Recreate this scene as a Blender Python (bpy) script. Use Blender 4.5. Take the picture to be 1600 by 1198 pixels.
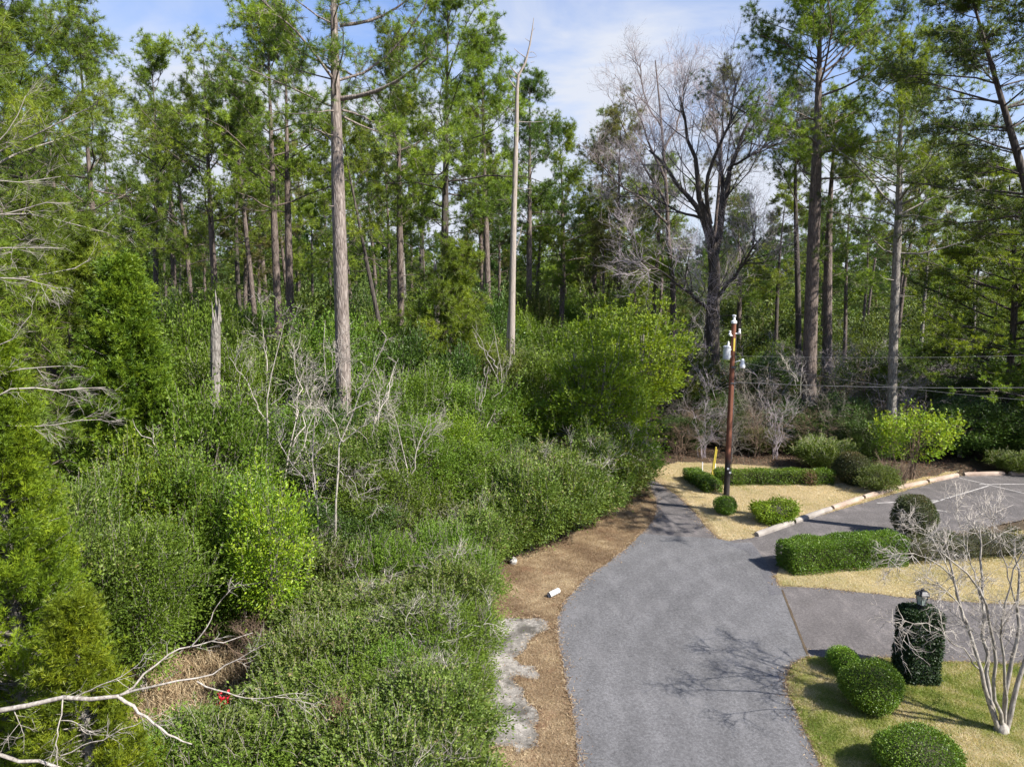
import bpy, math
import numpy as np
from mathutils import Vector
R = math.radians

# ------------------------------------------------------------------ camera, sky, sun, exposure
for o in list(bpy.data.objects): bpy.data.objects.remove(o)
SC = bpy.context.scene
COL = SC.collection
CAMH, PITCH, FPX = 10.0, R(8.4), 1150.0
cam = bpy.data.cameras.new('camera'); camo = bpy.data.objects.new('camera', cam); COL.objects.link(camo)
camo.location = (0, 0, CAMH); camo.rotation_euler = (R(90) - PITCH, 0, 0)
cam.sensor_width = 36; cam.lens = 36 * FPX / 1600; cam.clip_start = .1; cam.clip_end = 3000
SC.camera = camo
SUN_EL = R(43)
SUN_DIR = np.array([.86, -.51, 0.]); SUN_DIR /= np.linalg.norm(SUN_DIR)
sdir = Vector((SUN_DIR[0] * math.cos(SUN_EL), SUN_DIR[1] * math.cos(SUN_EL), math.sin(SUN_EL)))
sl = bpy.data.lights.new('sun', 'SUN'); sl.energy = 5.0; sl.angle = R(.5); sl.color = (1, .95, .87)
so = bpy.data.objects.new('sun', sl); COL.objects.link(so)
so.rotation_euler = sdir.to_track_quat('Z', 'Y').to_euler()
W = bpy.data.worlds.new('World'); SC.world = W; W.use_nodes = True
wn, wl = W.node_tree.nodes, W.node_tree.links
wn.clear()
wo = wn.new('ShaderNodeOutputWorld'); bg = wn.new('ShaderNodeBackground'); bg.inputs[1].default_value = .072
sky = wn.new('ShaderNodeTexSky'); sky.sky_type = 'NISHITA'; sky.sun_disc = False
sky.sun_elevation = SUN_EL; sky.sun_rotation = math.atan2(SUN_DIR[0], SUN_DIR[1])
sky.air_density = 1.0; sky.dust_density = .6; sky.ozone_density = 3.0
tc = wn.new('ShaderNodeTexCoord'); mp = wn.new('ShaderNodeMapping'); mp.inputs['Scale'].default_value = (1.2, 1.2, 4.5)
mp.inputs['Rotation'].default_value = (0, R(14), 0)
nz = wn.new('ShaderNodeTexNoise'); nz.inputs['Scale'].default_value = 1.7; nz.inputs['Detail'].default_value = 8; nz.inputs['Roughness'].default_value = .55
nz.inputs['Distortion'].default_value = .5
cr = wn.new('ShaderNodeValToRGB'); cr.color_ramp.elements[0].position = .43; cr.color_ramp.elements[1].position = .63
cr.color_ramp.elements[0].color = (.0, .0, .0, 1); cr.color_ramp.elements[1].color = (.85, .85, .85, 1)
# thin cloud thickens towards the horizon
sx = wn.new('ShaderNodeSeparateXYZ'); mr = wn.new('ShaderNodeMapRange')
mr.inputs['From Min'].default_value = .03; mr.inputs['From Max'].default_value = .42
mr.inputs['To Min'].default_value = .8; mr.inputs['To Max'].default_value = -.1
ad = wn.new('ShaderNodeMath'); ad.operation = 'ADD'; ad.use_clamp = True
mx = wn.new('ShaderNodeMix'); mx.data_type = 'RGBA'; mx.inputs['B'].default_value = (4.7, 5.0, 5.7, 1)
wl.new(tc.outputs['Generated'], mp.inputs['Vector']); wl.new(mp.outputs[0], nz.inputs['Vector'])
wl.new(nz.outputs['Fac'], cr.inputs[0]); wl.new(tc.outputs['Generated'], sx.inputs[0]); wl.new(sx.outputs['Z'], mr.inputs['Value'])
wl.new(cr.outputs[0], ad.inputs[0]); wl.new(mr.outputs[0], ad.inputs[1]); wl.new(ad.outputs[0], mx.inputs['Factor'])
tn = wn.new('ShaderNodeMix'); tn.data_type = 'RGBA'; tn.blend_type = 'MULTIPLY'; tn.inputs['Factor'].default_value = 1; tn.inputs['B'].default_value = (.80, .98, 1.3, 1)
wl.new(sky.outputs[0], tn.inputs['A']); wl.new(tn.outputs['Result'], mx.inputs['A']); wl.new(mx.outputs['Result'], bg.inputs[0]); wl.new(bg.outputs[0], wo.inputs[0])
SC.view_settings.view_transform = 'Standard'; SC.view_settings.look = 'None'
SC.view_settings.exposure = 1.2; SC.view_settings.gamma = 1
SC.render.engine = 'CYCLES'; SC.cycles.use_denoising = True
SC.cycles.max_bounces = 6; SC.cycles.diffuse_bounces = 3; SC.cycles.transmission_bounces = 4; SC.cycles.transparent_max_bounces = 4
SC.cycles.use_adaptive_sampling = True; SC.cycles.adaptive_threshold = .02

# ------------------------------------------------------------------ helpers
cF = np.array([0, math.cos(PITCH), -math.sin(PITCH)]); cU = np.array([0, math.sin(PITCH), math.cos(PITCH)]); cR = np.array([1., 0, 0])
def ray(px, py): return cF * FPX + cR * (px - 800) + cU * (599 - py)
def gp(px, py, z=0.):
    d = ray(px, py); t = (z - CAMH) / d[2]; return np.array([d[0] * t, d[1] * t, z])
def pt(px, py, Y):
    d = ray(px, py); t = Y / d[1]; return np.array([d[0] * t, Y, CAMH + d[2] * t])
def gx(px, Y, z=0.):          # ground x of a thing at distance Y that stands at picture column px
    d = Y * math.cos(PITCH) + (CAMH - z) * math.sin(PITCH); return (px - 800) / FPX * d
def ztop(py, Y): return pt(800, py, Y)[2]
def sstep(a, b, x): t = np.clip((x - a) / (b - a), 0, 1); return t * t * (3 - 2 * t)
def gz(x, y):
    x = np.asarray(x, float); y = np.asarray(y, float)
    r = np.hypot(x, y)
    hill = sstep(85, 240, r) * 7
    wild = np.maximum(sstep(45, 58, y), sstep(2, 9, -(x + .0) - (-1.0) + 0 * y))
    bump = .22 * np.sin(x * .31 + 1.3) * np.cos(y * .27 + .4) + .13 * np.sin(x * .83 + y * .61)
    dip = -1.1 * sstep(4, 16, -x) * sstep(62, 40, y)
    return hill + wild * bump + dip - .02
def g0(x, y): return float(gz(x, y))

def unit(v): return v / np.maximum(np.linalg.norm(v, axis=-1, keepdims=True), 1e-9)

class MB:
    def __init__(s): s.V = []; s.F4 = []; s.F3 = []; s.T = []; s.n = 0
    def add(s, V, F, tone=.5):
        V = np.asarray(V, float).reshape(-1, 3); F = np.asarray(F, int)
        (s.F4 if F.shape[1] == 4 else s.F3).append(F + s.n)
        s.V.append(V); s.T.append(np.broadcast_to(np.asarray(tone, float), (len(V),)).copy()); s.n += len(V)
        return s
    def arrays(s):
        V = np.concatenate(s.V); T = np.concatenate(s.T)
        F4 = np.concatenate(s.F4) if s.F4 else np.zeros((0, 4), int)
        F3 = np.concatenate(s.F3) if s.F3 else np.zeros((0, 3), int)
        return V, F4, F3, T
    def mesh(s, name, m, smooth=False):
        V, F4, F3, T = s.arrays()
        me = bpy.data.meshes.new(name)
        me.vertices.add(len(V)); me.vertices.foreach_set('co', V.astype(np.float32).ravel())
        li = np.concatenate([F4.ravel(), F3.ravel()]).astype(np.int32)
        me.loops.add(len(li)); me.loops.foreach_set('vertex_index', li)
        tot = np.concatenate([np.full(len(F4), 4), np.full(len(F3), 3)]).astype(np.int32)
        st = np.concatenate([[0], np.cumsum(tot)[:-1]]).astype(np.int32)
        me.polygons.add(len(tot)); me.polygons.foreach_set('loop_start', st); me.polygons.foreach_set('loop_total', tot)
        me.polygons.foreach_set('use_smooth', np.full(len(tot), smooth))
        a = me.attributes.new('tone', 'FLOAT', 'POINT'); a.data.foreach_set('value', T.astype(np.float32))
        me.update(calc_edges=True)
        me.materials.append(m)
        return me

def obj(name, me, parent=None, loc=None, kind=None):
    o = bpy.data.objects.new(name, me); COL.objects.link(o)
    if parent is not None: o.parent = parent
    if loc is not None: o.location = loc
    if kind: o['kind'] = kind
    return o
def thing(name, label, cat, loc=(0, 0, 0), rz=0, sc=1., group=None, mesh=None):
    o = bpy.data.objects.new(name, mesh); COL.objects.link(o)
    o.location = loc; o.rotation_euler = (0, 0, rz); o.scale = (sc, sc, sc) if np.isscalar(sc) else sc
    o['label'] = label; o['category'] = cat
    if group: o['group'] = group
    return o

def tubes(mb, P, Rr, n=6, cap=False, tone=.5):
    """P [B,k,3], Rr [B,k] -> tapered tubes."""
    P = np.asarray(P, float); Rr = np.asarray(Rr, float)
    if P.ndim == 2: P = P[None]; Rr = Rr[None]
    B, k, _ = P.shape
    T = np.empty_like(P); T[:, 1:-1] = P[:, 2:] - P[:, :-2]; T[:, 0] = P[:, 1] - P[:, 0]; T[:, -1] = P[:, -1] - P[:, -2]
    T = unit(T)
    m = unit(P[:, -1] - P[:, 0])
    ref = np.where(np.abs(m[:, 2:3]) > .8, np.array([[1., 0, 0]]), np.array([[0, 0, 1.]]))
    ref = np.repeat(ref[:, None], k, 1)
    A = unit(np.cross(T, ref)); Bn = np.cross(T, A)
    a = np.arange(n) * 2 * math.pi / n
    V = P[:, :, None] + Rr[:, :, None, None] * (A[:, :, None] * np.cos(a)[None, None, :, None] + Bn[:, :, None] * np.sin(a)[None, None, :, None])
    idx = np.arange(B * k * n).reshape(B, k, n)
    q = np.stack([idx[:, :-1], np.roll(idx[:, :-1], -1, 2), np.roll(idx[:, 1:], -1, 2), idx[:, 1:]], -1).reshape(-1, 4)
    mb.add(V.reshape(-1, 3), q, tone)
    if cap:
        for b in range(B):
            for e in (0, k - 1):
                base = mb.n - B * k * n if False else None
        c0 = mb.n
        V2 = np.concatenate([V[:, 0], V[:, -1]]).reshape(-1, n, 3)
        C = V2.mean(1, keepdims=True)
        VV = np.concatenate([V2, C], 1)
        f = np.stack([np.arange(n), (np.arange(n) + 1) % n, np.full(n, n)], -1)
        F = (f[None] + (np.arange(len(VV)) * (n + 1))[:, None, None]).reshape(-1, 3)
        mb.add(VV.reshape(-1, 3), F, tone)
    return mb

def grow(rng, S, D, L, k=5, curl=.2, up=.0):
    S = np.asarray(S, float); D = unit(np.asarray(D, float)); B = len(S)
    P = np.empty((B, k, 3)); P[:, 0] = S; st = (np.asarray(L) / (k - 1)).reshape(-1, 1)
    for i in range(1, k):
        D = unit(D + rng.normal(0, curl, (B, 3)) + np.array([0, 0, up]))
        P[:, i] = P[:, i - 1] + D * st
    return P
def resample(P, k):
    P = np.asarray(P, float); s = np.concatenate([[0], np.cumsum(np.linalg.norm(np.diff(P, axis=0), axis=1))])
    t = np.linspace(0, s[-1], k)
    # Catmull-like smoothing through dense linear + average
    Q = np.stack([np.interp(t, s, P[:, j]) for j in range(3)], 1)
    Q[1:-1] = .25 * Q[:-2] + .5 * Q[1:-1] + .25 * Q[2:]
    return Q
def children(rng, P, n, t0, t1, ang, angj=.25, ncl=0):
    """n children on each polyline of P: starts, dirs, t, parent index."""
    B, k, _ = P.shape
    t = rng.uniform(t0, t1, (B, n))
    if ncl:     # children gathered in a few pads along the limb
        c = rng.uniform(t0, .85, (B, ncl)); c[:, 0] = .97; t = np.clip(c[:, np.arange(n) % ncl] + rng.normal(0, .035, (B, n)), t0, 1)
    f = t * (k - 1); i = np.minimum(f.astype(int), k - 2); u = (f - i)[..., None]
    b = np.arange(B)[:, None]
    S = P[b, i] * (1 - u) + P[b, i + 1] * u
    T = unit(P[b, i + 1] - P[b, i])
    r = unit(np.cross(T, rng.normal(0, 1, T.shape)))
    a = ang + rng.normal(0, angj, (B, n, 1))
    D = T * np.cos(a) + r * np.sin(a)
    return S.reshape(-1, 3), D.reshape(-1, 3), t.ravel(), np.repeat(np.arange(B), n)

def needles(mb, rng, P, D, n=14, L=.3, w=.03, spread=.75, tone=None):
    N = len(P)
    if tone is None: tone = rng.uniform(0, 1, N)
    d = unit(unit(D)[:, None] * (1 - .35 * spread) + rng.normal(0, spread, (N, n, 3)))
    l = L * rng.uniform(.7, 1.15, (N, n, 1))
    s = unit(np.cross(d, rng.normal(0, 1, (N, n, 3)))) * w * .5
    b = P[:, None] + d * .02
    V = np.stack([b - s, b + s, b + d * l], 2)
    F = np.arange(N * n * 3).reshape(-1, 3)
    mb.add(V.reshape(-1, 3), F, np.clip(np.repeat(tone, n * 3) + np.repeat(rng.normal(0, .1, N * n), 3), 0, 1))
def leaves(mb, rng, P, D, L=.08, w=.4, tone=None, up=.35):
    N = len(P); L = np.broadcast_to(L, (N,))[:, None] * rng.uniform(.65, 1.2, (N, 1))
    d = unit(D + rng.normal(0, .55, (N, 3)))
    nrm = unit(rng.normal(0, 1, (N, 3)) + np.array([0, 0, up * 3]) + .5 * unit(D))
    s = unit(np.cross(d, nrm)); nn = np.cross(s, d)
    V = np.stack([P, P + d * L * .5 + s * L * w * .5 + nn * L * .06, P + d * L, P + d * L * .5 - s * L * w * .5 + nn * L * .06], 1)
    if tone is None: tone = rng.uniform(0, 1, N)
    mb.add(V.reshape(-1, 3), np.arange(N * 4).reshape(-1, 4), np.clip(np.repeat(tone, 4), 0, 1))

def box(mb, c, s, rz=0, tone=.5, rx=0):
    c = np.asarray(c, float); s = np.asarray(s, float) / 2
    V = np.array([[x, y, z] for x in (-1, 1) for y in (-1, 1) for z in (-1, 1)]) * s
    cx, sx_ = math.cos(rx), math.sin(rx); V = V @ np.array([[1, 0, 0], [0, cx, -sx_], [0, sx_, cx]]).T
    cz, sz = math.cos(rz), math.sin(rz); V = V @ np.array([[cz, -sz, 0], [sz, cz, 0], [0, 0, 1]]).T + c
    mb.add(V, [[0, 1, 3, 2], [4, 6, 7, 5], [0, 4, 5, 1], [2, 3, 7, 6], [0, 2, 6, 4], [1, 5, 7, 3]], tone); return mb
def lathe(mb, prof, c=(0, 0, 0), n=16, tone=.5):
    prof = np.asarray(prof, float); a = np.arange(n) * 2 * math.pi / n; c = np.asarray(c, float)
    V = np.stack([prof[:, 0:1] * np.cos(a), prof[:, 0:1] * np.sin(a), np.repeat(prof[:, 1:2], n, 1)], -1) + c
    k = len(prof); idx = np.arange(k * n).reshape(k, n)
    q = np.stack([idx[:-1], np.roll(idx[:-1], -1, 1), np.roll(idx[1:], -1, 1), idx[1:]], -1).reshape(-1, 4)
    mb.add(V.reshape(-1, 3), q, tone); return mb

# ------------------------------------------------------------------ materials
def mat(name):
    m = bpy.data.materials.new(name); m.use_nodes = True; nt = m.node_tree
    b = nt.nodes['Principled BSDF']; return m, nt, b
def ramp(nt, cols, pos=None):
    r = nt.nodes.new('ShaderNodeValToRGB'); e = r.color_ramp.elements
    pos = pos or np.linspace(0, 1, len(cols))
    while len(e) < len(cols): e.new(.5)
    for i, c in enumerate(cols): e[i].position = pos[i]; e[i].color = (*c, 1)
    return r
def noise(nt, scale, detail=4, rough=.6, vec=None, dist=0.):
    n = nt.nodes.new('ShaderNodeTexNoise'); n.inputs['Scale'].default_value = scale; n.inputs['Detail'].default_value = detail
    n.inputs['Roughness'].default_value = rough; n.inputs['Distortion'].default_value = dist
    if vec is not None: nt.links.new(vec, n.inputs['Vector'])
    return n
def objvec(nt, scale=(1, 1, 1)):
    t = nt.nodes.new('ShaderNodeTexCoord'); m = nt.nodes.new('ShaderNodeMapping'); m.inputs['Scale'].default_value = scale
    nt.links.new(t.outputs['Object'], m.inputs['Vector']); return m.outputs[0]
def bump(nt, b, h, strength=.5, dist=.02):
    n = nt.nodes.new('ShaderNodeBump'); n.inputs['Strength'].default_value = strength; n.inputs['Distance'].default_value = dist
    nt.links.new(h, n.inputs['Height']); nt.links.new(n.outputs[0], b.inputs['Normal'])
def mixc(nt, f, a, b_, mode='MIX'):
    m = nt.nodes.new('ShaderNodeMix'); m.data_type = 'RGBA'; m.blend_type = mode
    for k_, v in (('Factor', f), ('A', a), ('B', b_)):
        if isinstance(v, (int, float)): m.inputs[k_].default_value = v
        elif isinstance(v, tuple): m.inputs[k_].default_value = (*v, 1)
        else: nt.links.new(v, m.inputs[k_])
    return m.outputs['Result']
def leafmat(name, cols, tr=.33, rough=.5, vary=.13, pos=None, spec=.35):
    if cols[1][1] > cols[1][0] * 1.2 and 'cedar' not in name: cols = [(r_ * .90, g_ * 1.05, b_ * .92) for r_, g_, b_ in cols]
    m, nt, b = mat(name)
    at = nt.nodes.new('ShaderNodeAttribute'); at.attribute_name = 'tone'
    r = ramp(nt, cols, pos); nt.links.new(at.outputs['Fac'], r.inputs[0])
    oi = nt.nodes.new('ShaderNodeObjectInfo'); hs = nt.nodes.new('ShaderNodeHueSaturation')
    for k_, a_, c_ in (('Value', 1 - vary, 1 + vary), ('Hue', .5 - .018, .5 + .003)):
        mr_ = nt.nodes.new('ShaderNodeMapRange'); mr_.inputs['To Min'].default_value = a_; mr_.inputs['To Max'].default_value = c_
        nt.links.new(oi.outputs['Random'], mr_.inputs['Value']); nt.links.new(mr_.outputs[0], hs.inputs[k_])
    nt.links.new(r.outputs[0], hs.inputs['Color']); nt.links.new(hs.outputs[0], b.inputs['Base Color'])
    b.inputs['Roughness'].default_value = rough; b.inputs['Specular IOR Level'].default_value = spec
    t = nt.nodes.new('ShaderNodeBsdfTranslucent'); x = nt.nodes.new('ShaderNodeMixShader'); x.inputs[0].default_value = tr
    tcx = mixc(nt, 1., hs.outputs[0], (1.5, 1.35, .6), 'MULTIPLY'); nt.links.new(tcx, t.inputs[0])
    nt.links.new(b.outputs[0], x.inputs[1]); nt.links.new(t.outputs[0], x.inputs[2]); nt.links.new(x.outputs[0], nt.nodes['Material Output'].inputs[0])
    return m
def barkmat(name, c0, c1, c2, scale=(7, 7, 1.4), s=1.6, bs=.7):
    m, nt, b = mat(name); v = objvec(nt, scale)
    n = noise(nt, s, 6, .65, v, .4); vo = nt.nodes.new('ShaderNodeTexVoronoi'); vo.feature = 'DISTANCE_TO_EDGE'; vo.inputs['Scale'].default_value = s
    nt.links.new(v, vo.inputs['Vector'])
    r = ramp(nt, [c0, c1, c2], [.3, .52, .75]); nt.links.new(n.outputs['Fac'], r.inputs[0])
    rr = ramp(nt, [(.35, .33, .32), (1, 1, 1)], [.0, .16]); nt.links.new(vo.outputs['Distance'], rr.inputs[0])
    nt.links.new(mixc(nt, .75, r.outputs[0], rr.outputs[0], 'MULTIPLY'), b.inputs['Base Color'])
    b.inputs['Roughness'].default_value = .9; bump(nt, b, vo.outputs['Distance'], bs, .05); return m
def plainmat(name, c0, c1, scale=8, rough=.8, metal=0, bs=0, vec=None):
    m, nt, b = mat(name); n = noise(nt, scale, 6, .6, objvec(nt, vec or (1, 1, 1)))
    r = ramp(nt, [c0, c1], [.3, .7]); nt.links.new(n.outputs['Fac'], r.inputs[0]); nt.links.new(r.outputs[0], b.inputs['Base Color'])
    b.inputs['Roughness'].default_value = rough; b.inputs['Metallic'].default_value = metal
    if bs: bump(nt, b, n.outputs['Fac'], bs, .03)
    return m

M = {}
M['needle'] = leafmat('pine_needles', [(.05, .085, .012), (.145, .20, .02), (.31, .37, .035)])
M['needle_dark'] = leafmat('dark_needles', [(.026, .055, .012), (.068, .11, .02), (.15, .20, .03)])
M['needle_olive'] = leafmat('olive_needles', [(.09, .10, .03), (.13, .15, .035), (.2, .19, .06)])
M['cedar'] = leafmat('cedar_sprays', [(.055, .10, .007), (.125, .195, .010), (.23, .30, .015)], tr=.28)
M['cedar_dark'] = leafmat('dark_cedar_sprays', [(.03, .07, .006), (.095, .175, .012), (.20, .29, .018)], tr=.25)
M['leaf'] = leafmat('glossy_leaves', [(.045, .08, .010), (.105, .165, .020), (.21, .28, .045)], rough=.5, tr=.34, spec=.22)
M['leaf_bright'] = leafmat('bright_leaves', [(.06, .105, .01), (.155, .22, .018), (.30, .36, .04)], rough=.48, tr=.36, spec=.25)
M['leaf_yellow'] = leafmat('yellow_green_leaves', [(.07, .12, .010), (.17, .24, .016), (.36, .39, .03)], rough=.42, tr=.35)
M['leaf_dull'] = leafmat('dull_leaves', [(.035, .055, .012), (.075, .11, .022), (.14, .18, .04)], rough=.55)
M['leaf_dark'] = leafmat('dark_leaves', [(.03, .055, .012), (.055, .095, .018), (.10, .15, .028)], rough=.4, tr=.2)
M['leaf_olive'] = leafmat('olive_leaves', [(.05, .06, .015), (.095, .12, .024), (.18, .19, .05)], rough=.55)
M['leaf_mix'] = leafmat('thicket_leaves', [(.035, .06, .010), (.098, .135, .022), (.20, .245, .05), (.32, .22, .13)], pos=[0, .5, .84, 1.], rough=.5, vary=.2)
M['ivy'] = leafmat('ivy_leaves', [(.012, .028, .01), (.022, .045, .014), (.05, .075, .028)], rough=.5, tr=.15, spec=.4)
M['clip'] = leafmat('clipped_leaves', [(.045, .09, .008), (.09, .165, .014), (.18, .25, .03)], rough=.4, tr=.25, vary=.12)
M['clip_rust'] = leafmat('rusty_clipped_leaves', [(.03, .045, .012), (.06, .075, .02), (.15, .10, .05)], rough=.4, tr=.2)
M['brown_leaf'] = leafmat('withered_leaves', [(.09, .05, .03), (.16, .09, .055), (.27, .18, .11)], rough=.8, tr=.2)
M['red'] = leafmat('red_petals', [(.35, .01, .02), (.5, .015, .03)], rough=.5, tr=.2)
M['bark_pine'] = barkmat('pine_bark', (.11, .085, .07), (.23, .19, .165), (.36, .31, .28))
M['bark_light'] = M['bark_pine']
M['bark_pine'] = barkmat('brown_pine_bark', (.07, .05, .04), (.145, .112, .095), (.24, .195, .165))
M['bark_dark'] = barkmat('dark_bark', (.035, .028, .022), (.075, .06, .05), (.13, .11, .095))
M['bark_grey'] = barkmat('grey_bark', (.12, .105, .09), (.22, .20, .175), (.33, .30, .27), scale=(6, 6, 2), bs=.4)
M['bark_pale'] = plainmat('pale_bark', (.15, .125, .10), (.46, .42, .37), 11, .8, 0, .3, (2, 2, .7))
M['bark_white'] = plainmat('white_blotched_bark', (.11, .09, .075), (.40, .37, .32), 8, .7, 0, .3, (1.6, 1.6, .8))
M['twig_grey'] = plainmat('grey_twigs', (.13, .11, .09), (.24, .21, .18), 4, .9)
M['twig_purple'] = plainmat('purplish_twigs', (.27, .225, .235), (.42, .37, .385), 4, .9)
M['twig_brown'] = plainmat('brown_twigs', (.13, .085, .055), (.24, .17, .12), 4, .9)
M['twig_mauve'] = plainmat('mauve_brown_twigs', (.17, .135, .13), (.28, .235, .23), 4, .9)
M['twig_dead'] = plainmat('dead_twigs', (.26, .225, .19), (.46, .42, .37), 4, .9)
M['deadwood'] = plainmat('dead_wood', (.17, .145, .125), (.40, .34, .29), 6, .9, 0, .5, (5, 5, .5))
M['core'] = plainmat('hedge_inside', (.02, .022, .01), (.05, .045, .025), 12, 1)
M['metal'] = plainmat('galvanised_metal', (.42, .45, .48), (.56, .58, .60), 6, .45, .3)
M['white_paint'] = plainmat('white_enamel', (.70, .71, .72), (.80, .80, .80), 6, .4)
M['pipe'] = plainmat('corrugated_pipe', (.45, .45, .44), (.68, .68, .66), 9, .6)
M['black'] = plainmat('black_metal', (.012, .012, .014), (.03, .03, .034), 8, .4, .5)
M['yellow'] = plainmat('yellow_plastic', (.52, .40, .05), (.66, .52, .08), 5, .5)
M['wire'] = plainmat('wire_metal', (.06, .06, .065), (.11, .11, .115), 5, .8, 0)
M['bumper'] = plainmat('weathered_concrete', (.22, .155, .115), (.38, .30, .24), 2.5, .9, 0, .3)
M['bumper_grey'] = plainmat('grey_weathered_concrete', (.16, .14, .125), (.30, .27, .24), 2.5, .9, 0, .3)
M['glass'] = plainmat('lantern_glass', (.25, .30, .27), (.36, .42, .38), 5, .15)
M['stone'] = plainmat('stone', (.2, .19, .17), (.4, .38, .35), 3, .9, 0, .5)
def polemat():
    m, nt, b = mat('creosoted_wood'); v = objvec(nt, (14, 14, .8)); n = noise(nt, 2, 6, .65, v)
    r = ramp(nt, [(.07, .022, .012), (.17, .06, .032), (.26, .12, .07)], [.3, .5, .75]); nt.links.new(n.outputs['Fac'], r.inputs[0])
    t = nt.nodes.new('ShaderNodeTexCoord'); s = nt.nodes.new('ShaderNodeSeparateXYZ'); nt.links.new(t.outputs['Object'], s.inputs[0])
    q = nt.nodes.new('ShaderNodeMapRange'); q.inputs['From Min'].default_value = 1.5; q.inputs['From Max'].default_value = 2.1
    nt.links.new(s.outputs['Z'], q.inputs['Value'])
    nt.links.new(mixc(nt, q.outputs[0], (.02, .016, .015), r.outputs[0]), b.inputs['Base Color'])   # tarred foot of the pole
    b.inputs['Roughness'].default_value = .85; bump(nt, b, n.outputs['Fac'], .5, .02); return m
M['pole'] = polemat()
def groundmat(name, c, big=.35, fine=25, bs=.6, extra=None, tuft=None):
    c = [tuple(x * .84 for x in k) for k in c]; m, nt, b = mat(name); v = objvec(nt)
    n1 = noise(nt, big, 5, .6, v, .3); n2 = noise(nt, fine, 8, .75, v)
    r1 = ramp(nt, c, None); 
    ma = nt.nodes.new('ShaderNodeMath'); ma.operation = 'MULTIPLY_ADD'; ma.inputs[1].default_value = .55; 
    nt.links.new(n2.outputs['Fac'], ma.inputs[0]); 
    mb_ = nt.nodes.new('ShaderNodeMath'); mb_.operation = 'MULTIPLY'; mb_.inputs[1].default_value = .5; nt.links.new(n1.outputs['Fac'], mb_.inputs[0])
    nt.links.new(mb_.outputs[0], ma.inputs[2])
    q = nt.nodes.new('ShaderNodeMapRange'); q.inputs['From Min'].default_value = .33; q.inputs['From Max'].default_value = .72
    nt.links.new(ma.outputs[0], q.inputs['Value']); nt.links.new(q.outputs[0], r1.inputs[0])
    out = r1.outputs[0]
    if extra:
        n3 = noise(nt, extra[1], 5, .6, v); rr = ramp(nt, [(0, 0, 0), (1, 1, 1)], [extra[2], extra[2] + .12]); nt.links.new(n3.outputs['Fac'], rr.inputs[0])
        out = mixc(nt, rr.outputs[0], out, extra[0])
    nt.links.new(out, b.inputs['Base Color']); b.inputs['Roughness'].default_value = .95; b.inputs['Specular IOR Level'].default_value = .15
    bump(nt, b, n2.outputs['Fac'], bs, .04); return m
M['floor'] = groundmat('forest_floor', [(.04, .03, .018), (.09, .068, .045), (.17, .13, .09)], .5, 18)
M['straw'] = groundmat('pine_straw_verge', [(.12, .08, .05), (.25, .185, .115), (.40, .32, .21)], .6, 30, extra=((.22, .125, .08), .9, .56))
M['dry'] = groundmat('dry_lawn', [(.22, .18, .11), (.40, .345, .225), (.55, .49, .35)], .5, 30, extra=((.23, .22, .10), .7, .60))
M['green'] = groundmat('greenish_lawn', [(.12, .13, .04), (.24, .24, .08), (.42, .37, .19)], .6, 26, extra=((.15, .20, .04), 2.2, .52))
M['slab'] = groundmat('crumbling_concrete', [(.07, .065, .055), (.26, .24, .215), (.55, .51, .46)], 1.6, 9, bs=1., extra=((.085, .078, .068), 1.1, .50))
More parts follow.
